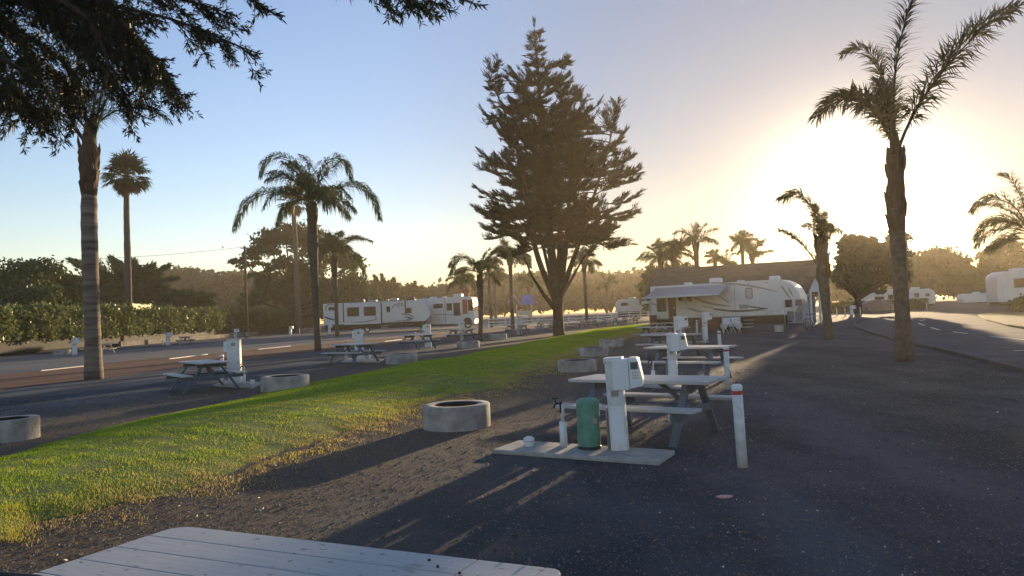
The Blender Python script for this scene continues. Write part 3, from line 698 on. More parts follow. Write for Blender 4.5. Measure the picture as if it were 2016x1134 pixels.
# ------------------------------------------------------------------ vehicles
class Wall:
    """a vertical side wall: left end under px at distance Y, running right; positive deg brings the right end nearer"""
    def __init__(s, px, Y, deg):
        s.o = stand(px, Y); a = R(deg); s.a = -a; s.d = Vector((math.cos(a), -math.sin(a), 0)); s.n = Vector((-math.sin(a), -math.cos(a), 0))
    def uv(s, px, py, off=0):
        d = ray(px, py); o = s.o + s.n * off
        k = (o - EYE).dot(s.n) / d.dot(s.n); p = EYE + d * k - o
        return p.dot(s.d), (EYE + d * k).z
    def thing(s, name, label, cat, group=None): return thing(name, label, cat, s.o, s.a, group)
def rect(mb, W, x0, y0, x1, y1, t=.02, off=0):
    a = W.uv(x0, y0); b_ = W.uv(x1, y1); z0, z1 = min(a[1], b_[1]), max(a[1], b_[1])
    return mb.box(a[0], b_[0], -t - off, -off - .001, z0, z1)
def window(W, par, x0, y0, x1, y1, frame='gelcoat_tan', m_='glass', off=0, name='window'):
    a = W.uv((x0 + x1) / 2, (y0 + y1) / 2); s0 = W.uv(x0, y0)[0]; s1 = W.uv(x1, y0)[0]; hh = abs(W.uv(x0, y0)[1] - W.uv(x0, y1)[1]) / 2; zc = a[1]
    f_ = MB().prism_xz(rounded(s0, s1, zc - hh, zc + hh, .06, .06, .06, .06, 4), -.022 - off, -.001 - off).build('window' if name == 'window' else name, m_, par)
    fr = MB(); pr = rounded(s0, s1, zc - hh, zc + hh, .06, .06, .06, .06, 4)
    fr.tube([(x_, -.024 - off, z_) for x_, z_ in pr + [pr[0]]], .022, 4, cap=False); fr.build('window_frame', frame, f_)
    return f_
def stripe(W, par, pts, wd, m_, off=0, name='stripe'):
    P = [W.uv(*p) for p in pts]; n = 24; Q = resample([Vector((a, b_, 0)) for a, b_ in P], n)
    # smooth
    for _ in range(3): Q = [Q[0]] + [(Q[i - 1] + Q[i] * 2 + Q[i + 1]) / 4 for i in range(1, n - 1)] + [Q[-1]]
    wds = [wd * math.sin(math.pi * min(1, .12 + i / (n - 1) * .88)) ** .6 + .01 for i in range(n)]
    return MB().ribbon_xz([(q.x, q.y) for q in Q], wds, -.004 - off).build(name, m_, par, fix=False)
def wheel(par, x, y, r_=.38, wd=.24):
    t = MB(); t.lathe([(r_ * .6, -wd / 2), (r_ * .95, -wd / 2), (r_, -wd / 2 + .04), (r_, wd / 2 - .04), (r_ * .95, wd / 2), (r_ * .6, wd / 2)], 24)
    o = t.build('wheel', 'rubber', par); o.rotation_euler = (R(90), 0, 0); o.location = (x, y, r_)
    h = MB(); h.lathe([(r_ * .6, wd / 2 - .02), (r_ * .5, wd / 2 - .05), (r_ * .2, wd / 2 - .03), (0, wd / 2 - .02)], 16); h.build('rim', 'metal', o)
def roofbox(par, x0, x1, z, y0, y1, h, m_='gelcoat', name='roof_air_conditioner'):
    MB().box(x0, x1, y0, y1, z, z + h).build(name, m_, par, bevel=min(.12, h * .35), seg=2)

# 1: long fifth wheel trailer at the left
W = Wall(637.5, 95, 1)
T = W.thing('travel_trailer', 'long cream fifth wheel trailer with brown swooshes parked before the hedge', 'travel trailer')
ZT = W.uv(660, 597)[1]; ZB = W.uv(660, 640)[1]; LX = W.uv(846, 600)[0]
def nose(LX, ZB, ZT, cut=0):
    out = [(0, ZB), (0, ZT)]; nx = LX * .865
    out += [(nx, ZT)]
    for k in range(1, 10):
        a = R(90 - 90 * k / 9); out.append((nx + (LX - nx) * math.cos(a), ZB + .75 + (ZT - ZB - .75) * math.sin(a)))
    out += [(LX * .985, ZB + .45), (LX * .95, ZB + .02)]
    return out
MB().prism_xz(nose(LX, ZB, ZT), 0, 2.45).build('body', 'gelcoat', T, bevel=.05, seg=2)
mb = MB(); rect(mb, W, 676, 600, 750.5, 637, .10); mb.build('slide_out', 'gelcoat', T, bevel=.02)
MB().box(-.03, LX * .86, -.05, 2.50, ZT + .001, ZT + .07).build('roof_rail', 'brown_stripe', T)
for x_ in (676, 750.5, 798):
    s_ = W.uv(x_, 600)[0]; MB().box(s_ - .07, s_ + .07, -.12, -.002 if x_ == 798 else -.10, ZB + (.3 if x_ == 676 else .0 if x_ == 750.5 else 1.0), ZT - .05).build('slide_trim', 'brown_stripe', T)
window(W, T, 683.5, 605, 707, 623, off=.10); window(W, T, 716, 603.5, 740, 621.5, off=.10)
window(W, T, 646.5, 604.5, 659, 611); window(W, T, 760.5, 603.5, 768, 614.5); window(W, T, 799, 606, 810, 616.5)
for pts, wd, m_, off in (([(642, 613), (641, 605), (646, 600), (662, 600)], .16, 'grey_stripe', 0), ([(639, 624), (650, 628), (662, 630)], .18, 'brown_stripe', 0),
                    ([(736, 620), (744, 626), (738, 630), (716, 634), (690, 634)], .16, 'grey_stripe', .10), ([(772, 608), (776, 600), (786, 598), (797, 598)], .14, 'grey_stripe', 0),
                    ([(780, 604), (790, 601), (797, 601)], .10, 'grey_stripe', 0), ([(790, 618), (808, 620), (815, 626), (806, 631), (775, 632)], .2, 'grey_stripe', 0), ([(796, 623), (810, 626), (800, 629)], .12, 'brown_stripe', 0)):
    stripe(W, T, pts, wd, m_, off)
MB().box(.2, LX * .93, .15, 2.3, .45, ZB - .002).build('chassis', 'dark', T)
for x_ in (4.6, 5.5): wheel(T, x_, .2)
mb = MB(); s_ = W.uv(752, 650)[0]
for k in range(3): mb.box(s_, s_ + .75, -.3 - .22 * k, -.08 - .22 * k, .75 - .22 * k, .79 - .22 * k)
mb.build('entry_steps', 'metal', T)
MB().beam((LX * .9, .6, ZB), (LX * .9, .6, 0), .08, .08).build('landing_leg', 'dark', T)
for x0, x1, h, m_, nm in ((817 - 20, 834 - 20, .38, 'brown_stripe', 'roof_air_conditioner'), (765, 781, .26, 'gelcoat', 'roof_air_conditioner'), (722, 738, .12, 'gelcoat', 'roof_vent'), (757, 762, .14, 'gelcoat', 'roof_vent')):
    roofbox(T, W.uv(x0, 595)[0], W.uv(x1, 595)[0], ZT + .072, .8, 1.6, h, m_, nm)
s_ = W.uv(707, 595)[0]; MB().lathe([(.45, 0), (.45, .18), (.38, .38), (.2, .48), (0, .5)], 20, (s_, 1.2, ZT + .07)).build('satellite_dome', 'brown_stripe', T)

def hatch(W, par, x0, y0, x1, y1, off=0):
    a = W.uv(x0, y0); b_ = W.uv(x1, y1); z0, z1 = min(a[1], b_[1]), max(a[1], b_[1]); f_ = MB()
    for p_, q_ in (((a[0], z0), (b_[0], z0)), ((b_[0], z0), (b_[0], z1)), ((b_[0], z1), (a[0], z1)), ((a[0], z1), (a[0], z0))): f_.beam((p_[0], -.006 - off, p_[1]), (q_[0], -.006 - off, q_[1]), .012, .022)
    f_.build('storage_hatch', 'grey_stripe', par)
for x0, x1 in ((643, 656), (664, 672), (758, 772), (778, 792), (800, 815)): hatch(W, T, x0, 633, x1, 639)
for x_ in (645, 690, 740, 790, 825): s_ = W.uv(x_, 600)[0]; MB().box(s_ - .05, s_ + .05, -.03 if x_ not in (690, 740) else -.13, -.001 if x_ not in (690, 740) else -.101, ZT - .16, ZT - .11).build('marker_light', 'band_red', T)
MB().box(.1, LX * .93, -.008, -.001, ZB + .02, ZB + .07).build('skirt_trim', 'grey_stripe', T)
# 2: motorhome behind its nose
W = Wall(792, 98.5, 16)
T = W.thing('motorhome', 'white motorhome with a red windscreen cover beside the long cream trailer', 'motorhome')
LX = W.uv(932, 600)[0]; ZT = W.uv(870, 586)[1]; ZB = W.uv(870, 641)[1] - .0
MB().prism_xz([(0, .75), (0, ZT), (LX - .7, ZT), (LX - .3, ZT - .12), (LX - .12, ZT - .5), (LX - .02, 2.3), (LX, 1.7), (LX + .06, .55), (LX - .9, .55)], 0, 2.5).build('body', 'gelcoat', T, bevel=.05, seg=2)
window(W, T, 853, 598, 872, 607, 'gelcoat'); window(W, T, 879, 597, 889.5, 611.5, 'metal', 'glass'); window(W, T, 892.5, 596, 905.5, 621.5, 'metal', 'glass', name='door'); window(W, T, 921, 590, 931, 612, 'metal')
mb = MB(); rect(mb, W, 910, 590, 920.5, 617, .03); mb.build('window_cover', mat('red_cloth', (.40, .09, .06), (.30, .07, .05), 3, .8), T, bevel=.008)
for x_ in (876,):
    s_ = W.uv(x_, 600)[0]; MB().box(s_ - .03, s_ + .03, -.012, -.001, .8, ZT - .1).build('door_edge', 'brown_stripe', T)
mb = MB(); s_ = W.uv(921, 640)[0]; mb.prism_xz([(s_ - .62, .45)] + [(s_ + .62 * math.cos(R(a)), .75 + .62 * math.sin(R(a))) for a in range(180, -1, -15)] + [(s_ + .62, .45)], -.01, .3); mb.build('wheel_arch', 'dark', T)
wheel(T, s_, .15, .46)
wheel(T, s_ - 6, .15, .46)
MB().box(.3, LX - 1, .1, 2.4, .4, .748).build('chassis', 'dark', T)
ws = MB(); ws.prism_xz([(LX - .245, ZT - .45), (LX - .115, ZT - .52), (LX - .005, 2.15), (LX - .13, 2.15)], .2, 2.3); ws.build('windscreen', 'glass', T)
for y_ in (.25, 2.25): MB().box(LX + .01, LX + .075, y_ - .14, y_ + .14, .95, 1.15).build('headlight', 'white_plastic', T, bevel=.02)
roofbox(T, W.uv(888, 580)[0], W.uv(904, 580)[0], ZT + .001, .7, 1.7, .42); roofbox(T, W.uv(842, 580)[0], W.uv(852, 580)[0], ZT + .001, .7, 1.5, .2, name='roof_vent'); roofbox(T, W.uv(866, 580)[0], W.uv(872, 580)[0], ZT + .001, .7, 1.5, .15, name='roof_vent')
stripe(W, T, [(853, 619), (890, 619), (930, 617)], .10, 'grey_stripe')
# red bundle on its roof
q = W.o + W.d * W.uv(928, 580)[0]
rb = MB()
for k in range(7):
    a = rnd.uniform(0, 6.28); rb.lathe([(.25, 0), (.33, .25), (.25, .5), (0, .6)], 8, (.35 * math.cos(a) * (k > 2), .3 * math.sin(a), .25 * (k % 3)))
o = rb.build('bundle', mat('faded_red_cloth', (.45, .12, .08), (.25, .08, .06), 4, .9)); o.location = q + Vector((-.6, .9, ZT)); tag(o, 'lumpy faded red bundle on the roof of the motorhome', 'bundle')

# 3: trailer with awning at the right
W = Wall(1284, 47.6, 30)
T = W.thing('travel_trailer', 'white fifth wheel trailer with an open awning and sweeping brown stripes', 'travel trailer')
ZT = W.uv(1430, 556)[1]; ZB = W.uv(1480, 623)[1]; LX = W.uv(1577, 600)[0]
MB().prism_xz(nose(LX, ZB, ZT), 0, 2.45).build('body', 'gelcoat', T, bevel=.05, seg=2)
window(W, T, 1293, 581, 1310, 613, 'dark'); window(W, T, 1335, 578, 1346, 592.5, 'gelcoat_tan'); window(W, T, 1350, 578, 1362, 594, 'gelcoat_tan'); window(W, T, 1468, 567.5, 1480.5, 587, 'brown_stripe', 'gelcoat_tan')
d_ = MB(); rect(d_, W, 1314.5, 577, 1332, 629, .03); d_ = d_.build('door', mat('brown_door', (.10, .055, .03), (.07, .04, .025), 3, .8), T, bevel=.01)  # plain brown door, mottled at random
MB().box(W.uv(1330, 600)[0] - .1, W.uv(1330, 600)[0] - .05, -.07, -.032, 1.5, 1.62).build('handle', 'metal', d_)
mb = MB(); rect(mb, W, 1333.5, 595.5, 1350, 622, .03); mb.build('open_door_panel', 'gelcoat', T, bevel=.01)
for pts, wd, m_ in (([(1366, 587), (1385, 594), (1410, 600), (1440, 603)], .12, 'grey_stripe'), ([(1405, 608.5), (1440, 612.5), (1470, 612), (1500, 609), (1513, 607)], .11, 'brown_stripe'),
                    ([(1472, 603), (1492, 606), (1513, 607.5)], .08, 'brown_stripe'), ([(1380, 602), (1410, 608), (1440, 611)], .05, 'grey_stripe'), ([(1400, 556.5), (1460, 560), (1500, 567), (1532, 575)], .10, 'grey_stripe'), ([(1352, 606), (1375, 613), (1392, 616)], .10, 'grey_stripe')):
    stripe(W, T, pts, wd, m_)
stripe(W, T, [(1538, 562), (1546, 574), (1558, 590)], .10, 'grey_stripe'); stripe(W, T, [(1552, 566), (1557, 576), (1562, 584)], .09, 'grey_stripe')
for x_ in (1447,): s_ = W.uv(x_, 600)[0]; MB().box(s_ - .012, s_ + .012, -.006, -.001, ZB + .05, ZT - .1).build('panel_seam', 'grey_stripe', T)
MB().box(.1, LX * .90, .15, 2.3, .42, ZB - .002).build('chassis', 'dark', T)
for x_ in (LX * .50, LX * .60): wheel(T, x_, .2)
mb = MB(); s_ = W.uv(1466, 640)[0]
for k in range(3): mb.box(s_, s_ + .6, -.25 - .2 * k, -.05 - .2 * k, .66 - .2 * k, .69 - .2 * k)
mb.build('entry_steps', 'metal', T)
MB().beam((LX * .9, .6, ZB), (LX * .9, .6, 0), .08, .08).build('landing_leg', 'dark', T)
roofbox(T, W.uv(1388, 556)[0], W.uv(1411, 556)[0], ZT + .001, .8, 1.6, .34); roofbox(T, W.uv(1338, 556)[0], W.uv(1350, 556)[0], ZT + .001, .8, 1.5, .16, name='roof_vent')
roofbox(T, W.uv(1508, 552)[0], W.uv(1528, 552)[0], ZT + .001, .8, 1.5, .26); roofbox(T, W.uv(1444, 556)[0], W.uv(1456, 556)[0], ZT + .001, .8, 1.4, .10, name='roof_vent')
for x0, x1 in ((1372, 1392), (1425, 1442), (1490, 1510), (1518, 1534)): hatch(W, T, x0, 612, x1, 620)
MB().box(.1, LX * .92, -.008, -.001, ZB + .02, ZB + .06).build('skirt_trim', 'grey_stripe', T)
for x_ in (1440, 1475, 1512): s_ = W.uv(x_, 600)[0]; MB().box(s_ - .05, s_ + .05, -.03, -.001, ZT - .17, ZT - .13).build('marker_light', 'band_red', T)
s_ = W.uv(1455, 600)[0]; MB().box(s_, s_ + .5, -.02, -.001, 1.35, 1.6).build('vent_grille', 'grey_stripe', T)
# awning
s0, s1 = W.uv(1291, 566)[0], W.uv(1434, 560)[0]; pr_ = 2.5; zd = ZT - .12
aw = MB(); n = 10
for k in range(n):
    y0, y1 = -.03 - pr_ * k / n, -.03 - pr_ * (k + 1) / n; z0 = zd - .62 * k / n - .06 * math.sin(math.pi * k / n); z1 = zd - .62 * (k + 1) / n - .06 * math.sin(math.pi * (k + 1) / n)
    aw.add([(s0, y0, z0), (s1, y0, z0), (s1, y1, z1), (s0, y1, z1), (s0, y0, z0 - .012), (s1, y0, z0 - .012), (s1, y1, z1 - .012), (s0, y1, z1 - .012)], [(0, 1, 2, 3), (7, 6, 5, 4), (0, 3, 7, 4), (1, 5, 6, 2)], True)
aw.build('awning', mat('awning_cloth', (.42, .40, .42), (.34, .32, .35), 1, .8, stretch=(.2, 3, 3)), T, fix=False)
MB().tube([(s0 - .05, -pr_ - .03, zd - .62), (s1 + .05, -pr_ - .03, zd - .62)], .05, 10).build('awning_roller', 'white', T)
for s_ in (s0 + .02, s1 - .02): MB().beam((s_, -pr_ - .03, zd - .64), (s_, -.04, 1.75), .04, .04).build('awning_arm', 'grey_stripe', T)

# shapes at the trailer entrance
def camp_chair(label, loc, rz, m_='white', group='chairs at the trailer'):
    t = thing('folding_chair', label, 'chair', loc, rz, group)
    MB().box(-.23, .23, -.22, .22, .42, .45).build('seat', m_, t, bevel=.01); MB().box(-.23, .23, .20, .225, .5, .9).build('backrest', m_, t, bevel=.01)
    for s in (-1, 1):
        MB().tube([(s * .25, -.25, 0), (s * .25, .24, .62), (s * .25, .24, .92)], .016, 6).build('leg', m_, t)
        MB().tube([(s * .25, .28, 0), (s * .25, -.22, .60), (s * .25, .24, .64)], .016, 6).build('leg', m_, t)
    return t
ch = camp_chair('white folding chair in front of the awning trailer, left of two', stand(1437, 42.3), R(20))
copy_tree(ch, loc=stand(1448, 42.6), rz=R(-30), label='white folding chair in front of the awning trailer, right of two')
M['brown_cloth'] = mat('brown_cloth', (.16, .08, .05), (.11, .06, .04), 4, .9)
camp_chair('brown high backed chair under the trailer awning by the door', stand(1405, 43.6), R(200), 'brown_cloth')
camp_chair('brown chair under the trailer awning beside the white bollard', stand(1356, 44.3), R(170), 'brown_cloth')
def barbecue(loc):
    t = thing('barbecue', 'brown covered barbecue standing against the awning trailer', 'barbecue', loc)
    MB().box(-.5, .5, -.28, .28, .02, .86).build('cover', 'brown_cloth', t, bevel=.07, seg=3)
    MB().box(-.3, .3, -.24, .24, .862, 1.12).build('hood', 'brown_cloth', t, bevel=.10, seg=3)
barbecue(stand(1393, 45.6))
def tallbox(name, label, cat, loc, w_, d_, h, m_):
    t = thing(name, label, cat, loc, R(-30)); MB().box(-w_ / 2, w_ / 2, -d_ / 2, d_ / 2, 0, h).build('body', m_, t, bevel=.02); MB().box(-w_ / 2 - .02, w_ / 2 + .02, -d_ / 2 - .02, d_ / 2 + .02, h + .001, h + .03).build('lid', m_, t, bevel=.008)
tallbox('storage_box', 'tall brown upright box at the rear corner of the awning trailer', 'storage box', stand(1288, 46.9), .35, .35, 1.15, 'brown_cloth')
tallbox('storage_box', 'low brown box on the ground at the rear of the awning trailer', 'storage box', stand(1297, 46.0), .6, .4, .40, 'brown_cloth')
tallbox('cooler', 'pale cooler box on the ground by the trailer nose', 'cooler', stand(1534, 42.0), .42, .34, .34, 'pale_wood')
# towels on a rack at the nose, two bicycles
def towel_rack(loc):
    t = thing('towel_rack', 'rack hung with pink and grey towels at the trailer nose', 'towel rack', loc, R(-20))
    for s in (-.55, .55): MB().tube([(s, 0, 0), (s, 0, 1.75)], .02, 8).build('post', 'metal', t)
    for z in (1.75, 1.1): MB().tube([(-.55, 0, z), (.55, 0, z)], .015, 8).build('rail', 'metal', t)
    for k, (x0, x1, z0, z1, c) in enumerate(((-.5, -.12, 1.35, 1.77, (.10, .045, .06)), (.05, .4, 1.4, 1.76, (.28, .16, .17)), (-.42, -.08, .55, 1.12, (.24, .20, .21)), (.02, .38, .5, 1.11, (.28, .24, .25)))):
        mb = MB(); n = 12
        for j in range(n):
            xa, xb = x0 + (x1 - x0) * j / n, x0 + (x1 - x0) * (j + 1) / n; ya, yb = -.03 - .02 * math.sin(j * 1.3 + k), -.03 - .02 * math.sin((j + 1) * 1.3 + k)
            mb.add([(xa, ya, z0), (xb, yb, z0), (xb, -.02, z1), (xa, -.02, z1)], [(0, 1, 2, 3)], True); mb.add([(xa, .03, z0 + .1), (xb, .03, z0 + .1), (xb, .02, z1), (xa, .02, z1)], [(0, 1, 2, 3)], True); mb.add([(xa, -.02, z1), (xb, -.02, z1), (xb, .02, z1 + .002), (xa, .02, z1 + .002)], [(0, 1, 2, 3)])
        mb.build('towel', mat('towel_cloth', c, tuple(v * .7 for v in c), 6, .95), t, fix=False)
towel_rack(stand(1567, 42.5))
def bicycle(label, loc, rz, c):
    t = thing('bicycle', label, 'bicycle', loc, rz, 'bicycles at the trailer nose'); fm = mat('bike_paint', c, rough=.35)
    for x_ in (-.52, .52):
        wv = MB(); n = 24; wv.tube([(x_ + .33 * math.cos(2 * math.pi * k / n), 0, .34 + .33 * math.sin(2 * math.pi * k / n)) for k in range(n + 1)], .018, 6, cap=False); wh = wv.build('wheel', 'rubber', t)
        s_ = MB(); [s_.tube([(x_, 0, .34), (x_ + .315 * math.cos(k * math.pi / 6), 0, .34 + .315 * math.sin(k * math.pi / 6))], .003, 3) for k in range(12)]; s_.build('spokes', 'metal', wh)
    f_ = MB(); A, B_, C, D, E = (-.52, 0, .34), (-.08, 0, .30), (-.2, 0, .78), (.36, 0, .80), (.52, 0, .34)
    for a, b_ in ((A, B_), (A, C), (B_, C), (C, D), (B_, D), (D, E)): f_.tube([a, b_], .017, 6)
    f_.build('frame', fm, t)
    MB().tube([(.30, -.28, .98), (.36, -.1, .99), (.36, .1, .99), (.30, .28, .98)], .013, 6).tube([(.36, 0, .80), (.36, 0, .99)], .013, 6).build('handlebar', 'metal', t)
    MB().prism_xy([(-.34, -.07), (-.10, -.02), (-.08, 0), (-.10, .02), (-.34, .07)], .88, .93).build('saddle', 'rubber', t, bevel=.012); MB().tube([(-.2, 0, .78), (-.22, 0, .88)], .013, 6).build('seat_post', 'metal', t)
bicycle('pale bicycle parked left of two beside the towel rack', stand(1592, 42.8), R(60), (.5, .55, .6)); bicycle('pale blue bicycle parked nearest the leaning palm trunk', stand(1606, 42.4), R(20), (.25, .4, .5))

# far right vehicles
def small_trailer(label, W, x1, ytop, ybot, deep=2.2, wins=(), arch=None, group='trailers beyond the road'):
    T = W.thing('travel_trailer', label, 'travel trailer', group); LX = W.uv(x1, ytop)[0]; ZT = W.uv(x1 - 10, ytop)[1]; ZB = W.uv(x1 - 10, ybot)[1]
    r_ = min(.9, (ZT - ZB) * .45); pl = rounded(0, LX, ZB, ZT, .15, r_, r_, .3, 6)
    MB().prism_xz(pl, 0, deep).build('body', 'gelcoat', T, bevel=.05, seg=2)
    for w_ in wins: window(W, T, *w_)
    MB().box(.3, LX - .3, .1, deep - .1, .35, ZB - .002).build('chassis', 'dark', T)
    wheel(T, LX * .5, .15, .36); wheel(T, LX * .5 + .85, .15, .36)
    roofbox(T, LX * .4, LX * .4 + 1, ZT + .001, .5, 1.4, .28)
    return T
small_trailer('white trailer behind the covered car, partly hidden by the large palm trunk', Wall(1702, 108, 0), 1768, 569, 598, wins=((1722, 584, 1740, 590), (1748, 580, 1758, 590)))
small_trailer('white rounded trailer just right of the large palm trunk', Wall(1776, 106, 4), 1841, 568, 598, wins=((1800, 577, 1809, 586), (1822, 577, 1830, 583)))
small_trailer('large pale trailer cut off by the right edge of the picture', Wall(1966, 74, 6), 2060, 531, 592, wins=((1995, 548, 2020, 566),))
small_trailer('low pale trailer faint in the haze beyond the road bend', Wall(1898, 135, 0), 1962, 576, 594)
small_trailer('white trailer faint in the haze right of the three far tables', Wall(1214, 118, 5), 1277, 588, 612, wins=((1222, 596, 1236, 602),))
def car_shape(label, px0, px1, Y, covered=True, col_=(.30, .22, .22)):
    W = Wall(px0, Y, 2); T = W.thing('covered_car' if covered else 'parked_car', label, 'car'); LX = W.uv(px1, 600)[0]; k = LX / 4.4
    prof = [(0, .25), (.02, .75), (.35, 1.0), (1.0, 1.30), (1.7, 1.52), (2.6, 1.50), (3.3, 1.22), (4.0, .98), (4.35, .75), (4.4, .25)]
    P = resample([Vector((a * k, b_, 0)) for a, b_ in prof], 40)
    for _ in range(4): P = [P[0]] + [(P[i - 1] + P[i] * 2 + P[i + 1]) / 4 for i in range(1, 39)] + [P[-1]]
    mb = MB(); rows = [(-.0, 0), (.0, .75), (.12, .93), (.4, 1.0), (1.3, 1.0), (1.58, .93), (1.7, .75), (1.7, 0)]
    vs_ = []; 
    for y_, s_ in rows:
        for p in P: vs_.append((p.x, y_ - .03 * math.sin(p.x * 9) * (s_ < .8), .12 + (p.y - .12) * max(s_, .0) if s_ > .0 else .12))
    n = len(P); fs = [(r_ * n + i, r_ * n + i + 1, (r_ + 1) * n + i + 1, (r_ + 1) * n + i) for r_ in range(len(rows) - 1) for i in range(n - 1)]
    mb.add(vs_, fs, True); mb.build('car_cover' if covered else 'body', mat('car_cover_cloth' if covered else 'car_paint', col_, tuple(v * .8 for v in col_), 2, .85 if covered else .3), T)
    for x_ in (.8 * k, 3.5 * k):
        wheel(T, x_, .12, .30, .2); wheel(T, x_, 1.55, .30, .2)
car_shape('car under a rounded pinkish grey cover, left of the large palm trunk', 1698, 1764, 90)

# building
M['roof'] = mat('brown_shingle_roof', (.10, .075, .055), (.15, .11, .08), 2, .9, .6, 14, stretch=(1, 1, 5)); M['shaded_wall'] = mat('shade_blue_wall', (.42, .47, .52), (.36, .41, .46), 1, .7); M['trim'] = mat('white_trim', (.72, .71, .68), rough=.6)
c = stand(1597, 58); a25 = R(24)
bl = thing('building', 'low building with a big brown gabled roof behind the awning trailer', 'building', c, -a25)
LB, DB, EZ, RZ = -12.6, 9.0, 2.5, 5.05
MB().box(LB, 0, 0, DB, 0, EZ).build('wall', 'shaded_wall', bl)  # cool shade on the front wall is put into its bluish colour
MB().add([(0.0, 0.0, EZ), (0, DB, EZ), (0, DB / 2, RZ - .15), (-.15, 0, EZ), (-.15, DB, EZ), (-.15, DB / 2, RZ - .15)], [(0, 1, 2), (5, 4, 3), (0, 2, 5, 3), (1, 4, 5, 2)]).build('gable', 'trim', bl)
mb = MB()
for s in (0, 1):
    y0, y1 = (-.6, DB / 2) if s == 0 else (DB + .6, DB / 2); z0 = EZ - .32 + .02
    mb.add([(LB - .4, y0, z0), (.4, y0, z0), (.4, y1, RZ), (LB - .4, y1, RZ), (LB - .4, y0, z0 - .18), (.4, y0, z0 - .18), (.4, y1, RZ - .18), (LB - .4, y1, RZ - .18)], [(0, 1, 2, 3), (7, 6, 5, 4), (0, 4, 5, 1), (1, 5, 6, 2), (0, 3, 7, 4)])
mb.build('roof', 'roof', bl)
MB().box(LB - .4, .4, -.72, -.602, EZ - .5, EZ - .3).build('gutter', 'trim', bl)
po = thing('porch', 'small white gabled porch with a dark doorway at the right end of the building', 'porch', stand(1597.5, 55.2), R(-6))
for x_ in (.0, .62): MB().box(x_, x_ + .14, 0, .14, 0, 2.28).build('post', 'trim', po, bevel=.01)
MB().add([(-.1, 0, 2.3), (1.0, 0, 2.3), (.42, 0, 3.35), (-.1, 2.4, 2.3), (1.0, 2.4, 2.3), (.42, 2.4, 3.35)], [(0, 1, 2), (3, 5, 4), (0, 2, 5, 3), (1, 4, 5, 2), (0, 3, 4, 1)]).build('gable', 'trim', po)
for s in (0, 1):
    a = Vector((-.16, 0, 2.22)) if s == 0 else Vector((1.06, 0, 2.24)); b_ = Vector((.42, 0, 3.42))
    MB().add([a + Vector((0, -.12, 0)), b_ + Vector((0, -.12, 0)), b_ + Vector((0, 2.5, 0)), a + Vector((0, 2.5, 0)), a + Vector((0, -.12, .06)), b_ + Vector((0, -.12, .06)), b_ + Vector((0, 2.5, .06)), a + Vector((0, 2.5, .06))], [(0, 1, 2, 3), (7, 6, 5, 4), (0, 4, 5, 1), (2, 6, 7, 3)]).build('roof_slope', 'roof', po)
MB().box(.15, .61, .9, .95, 0, 2.1).build('door', mat('blue_grey_door', (.10, .14, .17), rough=.6), po)

# fences, play tower, pole
def ranch_fence(label, pts, rails=(0.35, .70, 1.05), gap=2.4, m_='white', group='white rail fences'):
    P = [stand(*p) for p in pts]; t = thing('rail_fence', label, 'fence', P[0], 0, group); o = P[0]
    for a, b_ in zip(P, P[1:]):
        n = max(1, round((b_ - a).length / gap))
        for k in range(n + 1): q = a.lerp(b_, k / n) - o; MB().box(q.x - .06, q.x + .06, q.y - .06, q.y + .06, 0, 1.2).build('post', m_, t)
        for z in rails: MB().beam(a - o + Vector((0, -.08, z)), b_ - o + Vector((0, -.08, z)), .03, .12).build('rail', m_, t)
ranch_fence('long white three rail fence behind the far left tables and the cypress', [(962, 90), (1205, 100)])
ranch_fence('short white rail fence beyond the three far tables', [(1216, 108), (1284, 112)])
pt = thing('play_tower', 'hazy wooden play tower with blue pitched roofs left of the cypress', 'play tower', stand(1033, 112))
for x_ in (-1.1, 1.1):
    for y_ in (-.9, .9): MB().box(x_ - .08, x_ + .08, y_ - .08, y_ + .08, 0, 2.9).build('post', 'pale_wood', pt)
MB().box(-1.2, 1.2, -1, 1, 1.1, 1.25).build('deck', 'pale_wood', pt); MB().box(-1.2, 1.2, -1.02, -.97, 1.3, 2.0).build('railing', 'pale_wood', pt); MB().box(-2.2, -.5, -1.1, -.9, .1, 1.1).build('lower_panel', 'pale_wood', pt)
M['blue_roof'] = mat('blue_cloth_roof', (.22, .23, .45), (.18, .19, .38), 1, .8)
MB().add([(-.5, -1.3, 2.85), (1.7, -1.3, 2.85), (1.3, 0, 4.3), (-.2, 0, 4.3), (-.5, 1.3, 2.85), (1.7, 1.3, 2.85)], [(0, 1, 2, 3), (4, 3, 2, 5), (0, 3, 4), (1, 5, 2)]).build('roof', 'blue_roof', pt)
MB().beam((-.55, -.2, 3.0), (-1.6, -.2, 4.5), 1.6, .22).build('slanted_roof', 'blue_roof', pt); MB().beam((-1.75, -.2, 4.4), (-2.3, -.2, 3.3), 1.6, .12).build('slanted_roof', 'blue_roof', pt)

